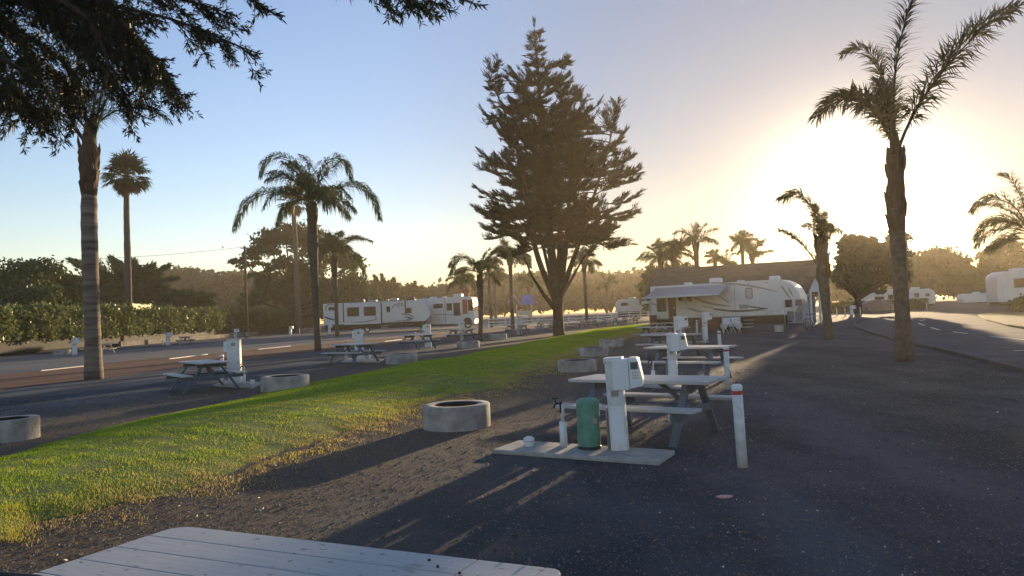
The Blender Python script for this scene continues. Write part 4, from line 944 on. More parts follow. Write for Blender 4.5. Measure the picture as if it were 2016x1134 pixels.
up_ = thing('utility_pole', 'weathered wooden utility pole rising above the hedge beside the eucalyptus', 'utility pole', stand(487, 92))
zt = at(486, 484, 92).z
MB().tube([(0, 0, 0), (0, 0, zt)], [.17, .13], 10).build('pole', 'wood_pole', up_); MB().box(-.5, .5, -.06, .06, zt - .32, zt - .2).build('crossarm', 'wood_pole', up_)
a = up_.location + Vector((0, 0, zt - .1)); b_ = at(-40, 514, 70)
mb = MB(); n = 30; mb.tube([a.lerp(b_, k / n) - Vector((0, 0, 1.3 * 4 * (k / n) * (1 - k / n) * .35)) for k in range(n + 1)], .022, 4); o = mb.build('power_line', 'black'); tag(o, 'thin power line sagging left from the utility pole', 'cable')
b0 = a.lerp(b_, .105) - Vector((0, 0, .05)); o = MB().lathe([(0, 0), (.05, .03), (.075, .10), (.05, .17), (.035, .2), (.045, .235), (.02, .27), (0, .275)], 10).build('bird', 'dark'); o.location = b0; tag(o, 'small dark bird perched on the power line near the pole', 'bird')

# ------------------------------------------------------------------ palms
def vpath(P, n):
    Q = resample([Vector(p) for p in P], n)
    for _ in range(3): Q = [Q[0]] + [(Q[i - 1] + Q[i] * 2 + Q[i + 1]) / 4 for i in range(1, n - 1)] + [Q[-1]]
    return Q
def frond_arrays(path, ll, n=70, w_=.03, droop=.45, start=.12, plum=.6, lift=0.0):
    P = np.array([tuple(p) for p in vpath(path, 40)]); T = unit(np.gradient(P, axis=0))
    s_ = rng.uniform(start, 1, n * 2) ** .9 * 38.99; i = s_.astype(int); f_ = (s_ - i)[:, None]
    p = P[i] * (1 - f_) + P[i + 1] * f_; t_ = T[i]
    S = unit(np.cross(t_, np.array([0, 0, 1.0]) + rng.normal(0, .05, (n * 2, 3)))); U = unit(np.cross(S, t_))
    sg = np.where(np.arange(n * 2) % 2, 1.0, -1.0)[:, None]
    fr = s_[:, None] / 39
    ph = rng.normal(0, plum * 1.5, (n * 2, 1)) + lift * 0
    D = unit(t_ * (.45 + .5 * fr) + (S * sg * np.cos(ph) + U * np.sin(np.abs(ph)) * np.sign(rng.normal(.5, 1, (n * 2, 1)))) * .9 + U * .12)
    L = ll * (.35 + .65 * np.sin(np.pi * np.clip((fr[:, 0] - start) / (1 - start) * .78 + .16, 0, 1))) * rng.uniform(.75, 1.15, n * 2); L = L[:, None]
    side = unit(np.cross(D, t_)) * w_ / 2
    g_ = np.array([0, 0, -1.0]) * droop
    m1 = p + D * L * .45 + g_ * L * .08; tip = p + unit(D + g_ * 1.2) * L * .98
    return np.stack([p, m1 + side, tip, m1 - side], 1)
def rand_path(C, a, e, L, g_, n=12):
    d = Vector((math.cos(a) * math.cos(e), math.sin(a) * math.cos(e), math.sin(e))); p = Vector(C); out = [p.copy()]
    for _ in range(n):
        p = p + d * (L / n); d.z -= g_ / n; d.normalize(); out.append(p.copy())
    return out
def queen_palm(name, label, Y, trunk, rads, C, explicit=(), n_rand=14, FL=3.4, LL=.55, group='feathery palms', fpart=False, nl=70, boot=None, elev=(.1, 1.3), gd=(1.0, 2.2), seedw=None, dry=0, m_='palm', lw=.03, droop=.45, ring=None, plum=.6):
    tp = [at(px, py, Y) for px, py in trunk]; tp[0].z = 0; o = tp[0].copy(); t = thing(name, label, 'palm', o, 0, group)
    pts = vpath([p - o for p in tp], 26); rr = np.interp(np.linspace(0, 1, 26), np.linspace(0, 1, len(rads)), rads)
    rr = [r_ * (1 + (.035 if i % 2 else -.02) + rnd.uniform(-.02, .02)) for i, r_ in enumerate(rr)]
    MB().tube(pts, rr, 14).build('trunk', ring or 'bark', t)
    Cw = at(*C, Y) - o
    if boot:
        mb = MB()
        for (x0, y0, x1, y1, r0, r1) in boot:
            a, b_ = at(x0, y0, Y) - o, at(x1, y1, Y) - o; k = 9; mb.tube([a.lerp(b_, q / (k - 1)) for q in range(k)], [(r0 + (r1 - r0) * q / (k - 1)) * (1 + .06 * math.sin(q * 2.1)) for q in range(k)], 12)
        a, b_, r0, r1 = at(*boot[0][:2], Y) - o, at(*boot[0][2:4], Y) - o, boot[0][4], boot[0][5]
        for q in range(26):
            f_ = rnd.random(); c = a.lerp(b_, f_); an = rnd.uniform(0, 6.28); rad = r0 + (r1 - r0) * f_; e_ = Vector((math.cos(an), math.sin(an), 0))
            L_ = rnd.uniform(.25, .6); mb.tube([c + e_ * rad * .8, c + e_ * (rad + .01) + Vector((0, 0, L_ * .6)), c + e_ * (rad + rnd.uniform(.01, .09)) + Vector((0, 0, L_))], [.07, .05, .012], 5)
        mb.build('leaf_bases', 'boot', t)
    fr = []; st = []
    for ex in explicit:
        pp = []
        for q in ex['p']:
            z_ = q[2] if len(q) > 2 else 0
            pp.append(at(q[0], q[1], Y + z_) - o)
        fr.append((pp, ex.get('ll', LL), ex.get('n', nl), ex.get('lift', 0)))
    for k in range(n_rand):
        a = k * 2.399 + rnd.uniform(-.3, .3); e_ = rnd.uniform(*elev); fr.append((rand_path(Cw, a, e_, FL * rnd.uniform(.75, 1.1), rnd.uniform(*gd)), LL, nl, 0))
    allv = []; stm = MB()
    for pp, ll, n_, lf in fr:
        V = frond_arrays(pp, ll, n_, lw, droop, lift=lf, plum=plum); mbm = MB().tube(vpath(pp, 12), list(np.linspace(.045, .008, 12)), 5)
        if fpart:
            q = npmesh('frond', V, 4, m_, t); mbm.build('stalk', m_, q)
        else: allv.append(V); stm.tube(vpath(pp, 9), list(np.linspace(.04, .01, 9)), 4)
    if not fpart:
        q = npmesh('crown', np.concatenate(allv), 4, m_, t); stm.build('stalks', m_, q)
    return t
# large palm on the right, only a few fronds left
queen_palm('palm_tree', 'large close palm on the right with five sparse ragged fronds', 19.5, [(1782, 712), (1777, 620), (1768, 500), (1764, 420), (1763, 330)], [.24, .18, .175, .19, .17], (1763, 290), [
    dict(p=[(1763, 300), (1759, 235), (1757, 190, -.3), (1764, 110, -.5), (1784, 30, -.8), (1812, -50, -1)], ll=.78, n=230, lift=.3),
    dict(p=[(1766, 300), (1780, 250), (1808, 205, .3), (1856, 137, .5), (1915, 72, .8), (1965, 32, 1), (2008, 12, 1.2)], ll=.74, n=250, lift=.35),
    dict(p=[(1758, 285), (1740, 245, -.3), (1718, 208, -.8), (1680, 190, -1.4), (1640, 197, -1.8), (1606, 232, -2)], ll=.60, n=200),
    dict(p=[(1759, 285), (1752, 220, .3), (1738, 150, .6), (1716, 105, .8), (1690, 92, .9), (1660, 106, 1)], ll=.50, n=170),
    dict(p=[(1757, 290), (1750, 240, -.5), (1742, 190, -.9), (1726, 160, -1.1)], ll=.5, n=130),
], n_rand=0, fpart=True, boot=[(1766, 455, 1762, 292, .20, .22), (1763, 330, 1762, 268, .20, .09)], lw=.042, m_='palm_close', plum=1.4, droop=.3)
# ringed palm at the left, its head lost behind the cypress boughs
queen_palm('palm_tree', 'tall ringed palm at the left whose head is lost behind dark cypress boughs', 25.6, [(185, 748), (182, 640), (177, 500), (175, 420), (176, 350), (177, 300)], [.31, .25, .25, .26, .25, .2], (176, 262), [
    dict(p=[(172, 290), (160, 265), (130, 235), (85, 215), (40, 225), (5, 270)], ll=.6), dict(p=[(170, 285), (150, 250), (120, 200), (70, 150), (10, 130), (-60, 160)], ll=.7),
    dict(p=[(182, 285), (190, 240), (200, 180), (212, 110), (235, 60), (270, 30)], ll=.75), dict(p=[(180, 285), (184, 220), (190, 150), (180, 70), (150, 0), (110, -50)], ll=.75),
    dict(p=[(178, 280), (172, 220), (150, 150), (110, 90), (60, 50), (0, 40)], ll=.75), dict(p=[(184, 285), (196, 230), (215, 180), (245, 140), (285, 130)], ll=.6),
], n_rand=6, FL=3.4, LL=.7, fpart=True, nl=100, boot=[(176, 385, 176, 290, .24, .33), (176, 300, 176, 240, .28, .15)], elev=(.9, 1.45), lw=.034, ring=mat('ringed_bark', (.10, .08, .065), (.24, .19, .15), 1.0, .9, .5, 30, stretch=(.6, .6, 5.5), detail=2))
queen_palm('palm_tree', 'feathery palm with a full arching head in the middle left distance', 43, [(626, 691), (622, 600), (617, 500), (614, 440), (614, 400)], [.19, .18, .20, .30, .2], (614, 392), [
    dict(p=[(614, 400), (600, 392), (565, 376), (520, 376), (485, 400), (462, 450)], ll=1.05, n=150), dict(p=[(616, 402), (640, 375), (675, 362), (710, 366), (735, 390), (746, 428)], ll=1.0, n=150),
    dict(p=[(612, 390), (600, 350), (575, 315), (545, 305), (522, 318), (514, 345)], ll=.95, n=130), dict(p=[(618, 390), (626, 350), (640, 318), (662, 308), (682, 322), (690, 350)], ll=.9, n=130),
    dict(p=[(614, 388), (612, 355), (610, 330), (600, 310), (588, 305)], ll=.6, n=80), dict(p=[(614, 392), (590, 380), (560, 372, -2), (535, 385, -3), (520, 410, -3.4)], ll=.7, n=90),
    dict(p=[(616, 392), (640, 372), (668, 372, -2), (690, 392, -3)], ll=.7, n=90)], n_rand=13, FL=3.0, LL=.9, droop=.75, fpart=True, boot=[(617, 505, 614, 400, .24, .30)], nl=90, lw=.055)
queen_palm('palm_tree', 'mid sized feathery palm in front of the eucalyptus, right of the tall one', 79, [(664, 663), (662, 600), (658, 530), (657, 500)], [.22, .20, .26, .2], (657, 497), [
    dict(p=[(658, 500), (680, 478), (705, 468), (732, 476)], ll=1.0), dict(p=[(658, 505), (690, 505), (710, 520), (722, 548)], ll=1.0), dict(p=[(656, 498), (640, 465), (620, 452), (605, 470)], ll=1.0)],
    n_rand=20, FL=3.4, LL=1.0, boot=[(659, 545, 657, 505, .3, .4)], nl=60, lw=.10)
queen_palm('palm_tree', 'short feathery palm just left of the big cypress with two wide fronds', 48, [(946, 672), (947, 600), (945, 560), (944, 540)], [.16, .14, .22, .15], (944, 538), [
    dict(p=[(944, 540), (935, 520), (915, 508), (898, 515), (888, 538)], ll=.62, n=100), dict(p=[(943, 538), (930, 512), (908, 502), (893, 508), (884, 525)], ll=.5, n=90), dict(p=[(946, 540), (955, 515), (970, 498), (990, 494), (1006, 506)], ll=.6, n=100), dict(p=[(945, 538), (950, 515), (955, 500), (965, 490)], ll=.5, n=80)],
    n_rand=5, FL=1.6, LL=.45, boot=[(946, 590, 944, 540, .16, .20)], nl=60, lw=.05, fpart=True)
queen_palm('palm_tree', 'slim leaning palm beside the bicycles with a frond curling to the left', 32, [(1632, 668), (1626, 600), (1619, 530), (1616, 480)], [.20, .18, .24, .20], (1617, 470), [
    dict(p=[(1618, 480), (1612, 440), (1603, 412), (1588, 392), (1568, 382), (1538, 392)], ll=.85, n=230), dict(p=[(1618, 490), (1614, 450), (1606, 425), (1600, 405)], ll=.8, n=220), dict(p=[(1620, 490), (1622, 450), (1626, 420)], ll=.65, n=150),
    dict(p=[(1612, 530), (1600, 505), (1580, 480), (1558, 464), (1534, 452)], ll=.45, n=130), dict(p=[(1618, 500), (1630, 470), (1642, 452)], ll=.4, n=80), dict(p=[(1624, 545), (1640, 545), (1646, 552)], ll=.2, n=30)],
    n_rand=4, FL=1.2, LL=.35, boot=[(1622, 545, 1616, 470, .24, .26)], nl=60, lw=.05, plum=1.3, fpart=True, elev=(.9, 1.4))
queen_palm('palm_tree', 'feathery palm reaching in from the right edge', 42, [(2045, 660), (2040, 560), (2032, 480)], [.22, .2, .25], (2030, 460), [
    dict(p=[(2030, 460), (2005, 440), (1975, 432), (1945, 440), (1922, 470)], ll=1.0, n=150), dict(p=[(2030, 455), (2000, 405), (1965, 388), (1935, 395), (1915, 415)], ll=1.0, n=150), dict(p=[(2030, 450), (2010, 385), (1990, 350), (1972, 345)], ll=.9, n=140),
    dict(p=[(2030, 470), (2005, 470), (1980, 478), (1950, 490)], ll=.9, n=130)], n_rand=10, FL=3, LL=.7, nl=80, lw=.055, fpart=True)
gq = 'small hazy palms in the distance'
for lb, px, Y, yb, yc, r_, nr, FL, LL, ex in (
    ('small hazy palm left of the short feathery palm, above the motorhome', 909, 100, 640, 556, .2, 20, 2.6, .9, ()),
    ('small hazy palm just behind the short feathery palm, upright head', 962, 95, 640, 522, .2, 14, 2.2, .8, ()),
    ('faint hazy palm right of the short feathery palm', 973, 120, 635, 545, .25, 22, 2.4, .9, ()),
    ('tall hazy palm with its crown touching the left lower cypress boughs', 1004, 80, 640, 508, .22, 20, 2.6, .9, ()),
    ('low hazy palm behind the play tower roofs', 1041, 125, 620, 560, .2, 14, 2.6, .9, ()),
    ('tall hazy palm right of the big cypress trunk', 1150, 85, 632, 522, .2, 15, 2.2, .9, ()),
    ('faint palm with two lifted fronds further right of the cypress', 1194, 135, 622, 560, .22, 4, 2.6, .9, ([(1194, 562), (1185, 540), (1178, 538)], [(1194, 562), (1203, 540), (1216, 536)], [(1194, 562), (1200, 548), (1208, 548)])),
    ('hazy palm left of two leaning together above the awning', 1301, 78, 620, 514, .2, 12, 2.4, .8, ([(1301, 516), (1288, 502), (1270, 498), (1255, 510)],)),
    ('hazy palm right of two leaning together above the awning', 1326, 74, 620, 502, .2, 18, 2.4, .8, ()),
    ('tallest hazy palm above the trailer roof with fronds spread wide', 1370, 76, 620, 480, .24, 8, 2.4, .8, ([(1370, 482), (1358, 462), (1342, 452), (1328, 460)], [(1370, 482), (1385, 462), (1398, 454), (1414, 450)], [(1370, 480), (1366, 455), (1360, 440)], [(1370, 480), (1374, 455), (1370, 438)])),
    ('little hazy palm with a small round head above the roof ridge', 1408, 105, 600, 512, .2, 12, 1.7, .6, ()),
    ('low spreading palm just above the roof ridge', 1428, 92, 600, 524, .2, 10, 2.0, .7, ()),
    ('left of two hazy palms standing over the right of the roof', 1461, 88, 600, 482, .2, 14, 1.9, .8, ()),
    ('right of two hazy palms standing over the right of the roof', 1481, 82, 600, 500, .22, 9, 1.7, .7, ([(1480, 505), (1472, 480), (1480, 470), (1490, 470)], [(1482, 510), (1495, 500), (1508, 495), (1522, 494)], [(1480, 500), (1492, 478), (1506, 472)]))):
    b_ = stand(px, Y); 
    lean = rnd.uniform(-2, 2)
    queen_palm('palm_tree', lb, Y, [(px + (yb - yc) * .04 + lean, yb), (px + (yb - yc) * .02, (yb + yc) / 2), (px, yc)], [r_, r_ * .85, r_ * 1.1], (px, yc), [dict(p=e_, ll=LL) for e_ in ex], n_rand=nr, FL=FL, LL=LL, nl=46, group=gq, boot=[(px, yc + 14, px, yc, r_ * 1.2, r_ * 1.5)], lw=.09 if Y < 100 else .12, elev=(.2, 1.4))

def fan_palm(label, Y, trunk, C, rad, r0, n=46, blades=20, skirt=26, bl=.8):
    tp = [at(px, py, Y) for px, py in trunk]; tp[0].z = 0; o = tp[0].copy(); t = thing('fan_palm', label, 'palm', o, 0, 'tall fan palms')
    pts = vpath([p - o for p in tp], 40); MB().tube(pts, [r0 * (1.25 - .4 * i / 39) * (1 + rnd.uniform(-.06, .06)) for i in range(40)], 12).build('trunk', 'bark', t)
    Cw = at(*C, Y) - o
    def fans(N_, e0, e1, pet):
        out = []; st = MB()
        for k in range(N_):
            a = k * 2.399; e_ = rnd.uniform(e0, e1); d = Vector((math.cos(a) * math.cos(e_), math.sin(a) * math.cos(e_), math.sin(e_)))
            q = Cw + d * pet * rnd.uniform(.8, 1.15) - Vector((0, 0, .12)); st.tube([Cw, q], [.03, .02], 4)
            s_ = d.cross(Vector((0, 0, 1))).normalized(); u_ = s_.cross(d)
            th = np.linspace(-1.9, 1.9, blades) + rng.normal(0, .05, blades)
            D = np.outer(np.cos(th), np.array(d)) + np.outer(np.sin(th), np.array(s_)) + np.array(u_) * .15 + np.array([0, 0, -.32])
            L = bl * (1 - .25 * np.abs(th) / 1.9) * rng.uniform(.85, 1.15, blades)
            P = np.tile(np.array(q), (blades, 1)); Du = unit(D); S = unit(np.cross(Du, np.array(u_))) * .05 * bl / .8
            m1 = P + Du * L[:, None] * .6; tip = m1 + unit(Du + np.array([0, 0, -.6])) * L[:, None] * .4
            out.append(np.stack([P, m1 + S, tip, m1 - S], 1))
        return np.concatenate(out), st
    V, st = fans(n, -.55, 1.5, rad * .5); q = npmesh('crown', V, 4, 'fan', t); st.build('stalks', 'fan', q)
    V, st = fans(skirt, -1.35, -.6, rad * .30); q = npmesh('dead_skirt', V, 4, 'fan_dry', t); st.build('stalks', 'fan_dry', q)
fan_palm('tall fan palm with a shaggy round head at the left, above the hedge', 79, [(252, 682), (253, 600), (251, 500), (249, 420), (249, 370)], (249, 345), 3.1, .33, n=60, blades=16, bl=1.4, skirt=20)
fan_palm('hazy fan palm with a brown head behind the full feathery palm', 122, [(588, 650), (585, 560), (581, 470), (578, 420)], (577, 396), 3.6, .40, n=40, blades=16, skirt=14, bl=1.7)

# ------------------------------------------------------------------ cypress (free standing)
def big_cypress():
    Y = 50; o = gb(1102, 664); t = thing('cypress_tree', 'big dark cypress with several upright stems standing alone on the lawn', 'tree', o)
    L = lambda px, py, dy=0: at(px, py, Y + dy) - o
    tr = MB()
    stems = [([(1101, 668), (1099, 620), (1096, 580), (1088, 520), (1080, 440), (1072, 330), (1066, 230), (1060, 150), (1052, 58)], .33, 0),
             ([(1099, 612), (1101, 570), (1103, 480), (1100, 380), (1096, 280), (1092, 200)], .26, .6), ([(1096, 596), (1078, 558), (1055, 500), (1040, 420), (1030, 340), (1010, 260), (985, 200), (963, 150)], .20, -.6),
             ([(1100, 590), (1118, 540), (1140, 480), (1165, 400), (1190, 320), (1210, 240)], .18, -.4), ([(1094, 610), (1070, 580), (1045, 540), (1030, 500)], .16, -1.4), ([(1100, 600), (1108, 540), (1118, 450), (1122, 360), (1130, 280), (1130, 190)], .20, .9),
             ([(1101, 590), (1125, 550), (1150, 505), (1175, 470)], .12, 1.5), ([(1098, 600), (1085, 550), (1068, 480), (1052, 400), (1020, 330)], .15, 1.6)]
    S = []
    for pts, r_, dy in stems:
        n = len(pts); P = [L(px, py, dy * min(1, i / 2) * (1 + i * .25)) for i, (px, py) in enumerate(pts)]; P = vpath(P, 26); tr.tube(P, [r_ * (1.12 - .98 * i / 25) for i in range(26)], 9); S.append((P, r_))
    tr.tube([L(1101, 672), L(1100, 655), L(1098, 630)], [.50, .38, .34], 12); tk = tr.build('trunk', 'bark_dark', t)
    envL = [(55, 1050), (90, 1040), (112, 1012), (150, 1002), (163, 962), (200, 940), (240, 942), (290, 934), (360, 926), (400, 922), (440, 945), (470, 975), (495, 1010), (540, 1050)]
    envR = [(55, 1054), (90, 1066), (112, 1105), (145, 1140), (185, 1160), (205, 1130), (228, 1205), (260, 1236), (290, 1225), (320, 1262), (350, 1258), (370, 1268), (410, 1262), (440, 1235), (468, 1232), (490, 1170), (515, 1125), (540, 1110)]
    xl = lambda y: np.interp(y, *zip(*envL)); xr = lambda y: np.interp(y, *zip(*envR))
    limbs = MB(); PP = []; DD = []; LLn = []; WW = []
    def spray(path, dens, st_=.12):
        P = np.array([tuple(p) for p in path]); T = unit(np.gradient(P, axis=0)); n = int(dens)
        s_ = rng.uniform(st_, 1, n) ** .9 * (len(P) - 1.001); i = s_.astype(int); f_ = (s_ - i)[:, None]; p = P[i] * (1 - f_) + P[i + 1] * f_
        fr = s_ / (len(P) - 1)
        S_ = unit(np.cross(T[i], [0, 0, 1.0])); sg = rng.choice([-1, 1], n)[:, None]
        off = np.abs(rng.normal(0, .24, n))[:, None] * (1.1 - fr[:, None]) ; Dm = unit(T[i] * 1.0 + S_ * sg * .75 + np.array([0, 0, .18]))
        p = p + Dm * off * 1.1 + rng.normal(0, .05, (n, 3)) * np.array([1, 1, .6]) - np.array([0, 0, .05])
        D = unit(T[i] * 1.2 + S_ * sg * rng.uniform(0, .6, (n, 1)) + rng.normal(0, .22, (n, 3)) + np.array([0, 0, .20]))
        PP.append(p); DD.append(D); LLn.append(rng.uniform(.2, .62, n) * (1.1 - .3 * fr)); WW.append(rng.uniform(.022, .075, n))
    def limb(c, a, Lb, rise, dens=1.0):
        d = Vector((math.cos(a), math.sin(a), rise)).normalized(); p = c.copy(); path = [p.copy()]; n = 9
        for k in range(n):
            p = p + d * (Lb / n); d.z += (.10 if k > 4 else -.09 if k < 3 else .02); d += Vector((rnd.gauss(0, .05), rnd.gauss(0, .05), rnd.gauss(0, .04))); d.normalize(); path.append(p.copy())
        limbs.tube(path, list(np.linspace(.05, .008, n + 1)), 4); spray(path, 85 * Lb * dens, .28)
        for k in range(int(Lb * 1.6)):      # twigs
            i = rnd.randint(3, n); b = a + rnd.choice((-1, 1)) * rnd.uniform(.25, .75); dd_ = Vector((math.cos(b), math.sin(b), rise + rnd.uniform(-.1, .25))).normalized(); l2 = Lb * rnd.uniform(.16, .40) * (1.15 - i / n * .85)
            sub = [path[i] + dd_ * l2 * q / 4 + Vector((0, 0, .03 * q * q * l2)) for q in range(5)]; limbs.tube(sub, [.018, .015, .012, .009, .005], 3); spray(sub, 85 * l2 * dens)
    mpx = F / Y
    for si, (P, r_) in enumerate(S):
        top = P[-1].z; k = 0; cnt = {0: 130, 1: 40, 2: 52, 3: 50, 4: 12, 5: 40, 6: 14, 7: 26}[si]
        for q in range(cnt):
            f_ = (q + rnd.random()) / cnt; f_ = .20 + .79 * f_; i = min(int(f_ * 25), 24); c = P[i].lerp(P[i + 1], f_ * 25 - i)
            w3 = c + o; cam_ = w3 - EYE; px = PW / 2 + F * cam_.dot(rt) / cam_.dot(fw); py = PH / 2 - F * cam_.dot(up) / cam_.dot(fw)
            if py > 492: continue
            a = rnd.uniform(0, 2 * math.pi); ca = math.cos(a); yq = py - 30
            reach = (xr(yq) - px) if ca > 0 else (px - xl(yq)); rm = max(reach, 6) / mpx
            other = ((px - xl(yq)) if ca > 0 else (xr(yq) - px)) / mpx
            lim = rm * abs(ca) + (rm + max(other, 0)) * .5 * (1 - abs(ca))
            Lb = max(.35, min(lim * rnd.uniform(.52, .94), 5.8))
            if si and rnd.random() < .3: Lb *= .6
            limb(c, a, Lb, rnd.uniform(.10, .42) if py < 400 else rnd.uniform(-.02, .30))
    # tapering leader tips
    for P, r_ in (S[0], S[2]):
        for q in range(26):
            c = P[-1].lerp(P[-4 if r_ > .3 else -3], rnd.random()); limb(c, rnd.uniform(0, 6.28), rnd.uniform(.2, .65), rnd.uniform(.3, 1.2), .55)
        spray([P[-1], P[-1] + Vector((0, 0, .3)), P[-1] + Vector((-.04, 0, .6))], 20)
    # long outliers seen against the sky
    for (x0, y0, x1, y1) in ((1180, 480, 1226, 472), (1060, 130, 1118, 112), (1100, 260, 1156, 188), (1180, 300, 1232, 256), (1190, 350, 1256, 326), (1190, 400, 1262, 375), (1190, 430, 1254, 414), (1040, 300, 946, 212), (1030, 340, 942, 294), (1030, 400, 934, 366), (1030, 430, 930, 404), (1030, 460, 948, 440), (1090, 120, 1115, 116), (1050, 170, 1004, 132), (1050, 190, 996, 150), (1180, 470, 1224, 474)):
        a, b_ = L(x0, y0, rnd.uniform(-1, 1)), L(x1, y1, rnd.uniform(-1, 1)); n = 8; path = [a.lerp(b_, k / n) + Vector((0, 0, -.35 * math.sin(math.pi * k / n))) for k in range(n + 1)]; limbs.tube(path, list(np.linspace(.06, .008, n + 1)), 4); spray(path, 70 * (b_ - a).length)
        for k in range(9):
            i = rnd.randint(1, n - 1); dd_ = (b_ - a).normalized() + Vector((rnd.gauss(0, .35), rnd.gauss(0, .6), rnd.uniform(-.1, .3))); l2 = rnd.uniform(.4, 1.2) * (1.2 - i / n); spray([path[i] + dd_ * l2 * q / 4 for q in range(5)], 60 * l2)
    P = np.concatenate(PP); D = np.concatenate(DD); V = spikes(P, D, np.concatenate(LLn), np.concatenate(WW))
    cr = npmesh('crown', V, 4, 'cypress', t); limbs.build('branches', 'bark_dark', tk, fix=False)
    print('cypress faces', len(V))
big_cypress()

# near cypress whose boughs hang into the top of the picture
def near_boughs():
    o = Vector((-10.5, 6.0, 0)); t = thing('cypress_tree', 'close dark cypress whose drooping boughs fill the top left corner', 'tree', o)
    tk = MB().tube([(0, 0, 0), (.1, .1, 3), (.3, .3, 6.5), (.4, .2, 10), (.3, .2, 13)], [.62, .50, .42, .30, .1], 14).build('trunk', 'bark_dark', t)
    limbs = MB(); PP = []; DD = []; LN = []; WD = []
    def tuft(path, n, spread=.05, ln=(.035, .10), wd=(.008, .02)):
        P = np.array([tuple(p) for p in path]); T = unit(np.gradient(P, axis=0)); s_ = rng.uniform(0, 1, n) * (len(P) - 1.001); i = s_.astype(int); f_ = (s_ - i)[:, None]
        p = P[i] * (1 - f_) + P[i + 1] * f_ + rng.normal(0, spread, (n, 3)) * (1.15 - s_ / (len(P) - 1))[:, None]
        D = unit(T[i] * 1.0 + rng.normal(0, .55, (n, 3))); PP.append(p); DD.append(D); LN.append(rng.uniform(*ln, n)); WD.append(rng.uniform(*wd, n))
    def bough(pts, Y, side=1.0, dens=1.0, hang=.22):
        P = vpath([at(px, py, Y + (q[2] if len(q) > 2 else 0)) - o for q in pts for px, py in [q[:2]]], 24)
        Lt = sum((P[i + 1] - P[i]).length for i in range(23)); limbs.tube(P, list(np.linspace(.05, .006, 24)), 5); tuft(P[5:], int(150 * Lt * dens), .05)
        for k in range(int(10 * Lt * dens)):
            i = min(23, int(2 + 21 * rnd.random() ** .8)); tl_ = 1 - i / 26; T_ = (P[min(i + 1, 23)] - P[i - 1]).normalized()
            d = (T_ * rnd.uniform(.5, 1.2) + Vector((rnd.gauss(0, .35), rnd.gauss(0, .6), rnd.uniform(-.75, .25) - hang * .6))).normalized(); l2 = rnd.uniform(.22, .62) * (.35 + tl_) * side
            sub = [P[i] + d * l2 * q / 5 + Vector((0, 0, -.05 * hang * q * q * l2)) for q in range(6)]; limbs.tube(sub, list(np.linspace(.012, .003, 6)), 3); tuft(sub, int(125 * l2), .024)
            for _ in range(int(7 * l2 / .4)):
                j = rnd.randint(1, 5); d2 = (d + Vector((rnd.gauss(0, .5), rnd.gauss(0, .5), rnd.gauss(-.1, .4)))).normalized(); l3 = rnd.uniform(.08, .22)
                s2 = [sub[j] + d2 * l3 * q / 3 for q in range(4)]; tuft(s2, int(150 * l3) + 4, .014)
    Y = 8.5
    bough([(-300, -60), (-60, -40), (120, -10), (260, 20), (360, 40), (430, 75), (508, 106)], Y, .9)
    bough([(-60, -80), (160, -50), (300, -15), (380, 5), (440, 22), (468, 32)], Y, .8)
    bough([(-60, -40), (120, 0, .6), (230, 40, .9), (290, 100, 1), (325, 165, 1.1), (358, 208, 1.1)], Y, 1)
    bough([(100, -40), (220, 20), (270, 80), (300, 140), (350, 150)], Y, .8)
    bough([(150, -20, .5), (230, 60, .5), (268, 140, .5), (280, 200, .5)], Y, .8, 1.1)
    bough([(60, -40, -.4), (180, 40, -.4), (215, 120, -.4), (205, 180, -.3)], Y, 1.0, .8)
    bough([(-120, -20), (20, 40), (60, 120), (85, 170), (125, 228)], Y, 1.1)
    bough([(-160, 40), (-40, 120), (40, 180), (85, 205), (120, 228)], Y, 1.0)
    bough([(-160, 60, .7), (-60, 140, .7), (-10, 180, .6), (5, 205, .6)], Y, .9)
    bough([(-200, -40, 1), (-60, 20, 1), (60, 70, 1), (140, 130, 1), (165, 190, 1)], Y, 1.2, .9)
    bough([(-200, -20, -.8), (-100, 60, -.8), (-20, 110, -.8), (60, 140, -.8), (100, 185, -.8)], Y, 1.1, .7)
    bough([(-100, -60, .4), (40, -10, .4), (150, 60, .4), (230, 110, .4), (330, 118, .4)], Y, 1.0)
    bough([(60, -60, .8), (200, -20, .8), (260, 60, .8), (310, 120, .8), (332, 170, .8)], Y, .8)
    bough([(-200, -90, 0), (0, -50, 0), (100, -10, 0), (180, 20, 0), (250, 60, 0)], Y, 1.3)
    bough([(-100, 100, .2), (-20, 165, .2), (50, 205, .2), (112, 250, .2)], Y, .9, 1.1)
    bough([(-60, 20, 1.2), (60, 100, 1.2), (130, 160, 1.2), (150, 225, 1.2)], Y, 1.0, 1.0)
    bough([(60, 0, .3), (160, 90, .3), (230, 160, .3), (262, 215, .3)], Y, .9, 1.0)
    bough([(250, -260), (380, -120), (450, -50), (500, 5), (555, 36)], Y - 1, .35, .8, hang=.0)
    bough([(400, -360), (560, -160), (640, -70), (720, -25), (785, 30)], Y - 1.5, .42, 1.0, hang=.0)
    bough([(420, -360), (600, -160), (700, -60), (780, -18), (858, 34)], Y - 1.5, .4, 1.0, hang=.0)
    bough([(460, -340), (680, -140), (760, -50), (820, -14), (888, 22)], Y - 1.4, .4, 1.3, hang=.0)
    bough([(520, -320), (720, -130), (820, -40), (890, -5), (948, 11)], Y - 1.2, .35, 1.0, hang=.0)
    for a, b_ in (((250, -260), 7.5), ((400, -360), 7.0), ((420, -360), 7.0), ((460, -340), 7.1), ((520, -320), 7.3)):
        q = at(*a, b_) - o; limbs.tube([Vector((.3, .2, q.z - .2)), Vector((.3, .2, q.z)).lerp(q, .5) + Vector((0, 0, .4)), q], [.14, .10, .05], 7)
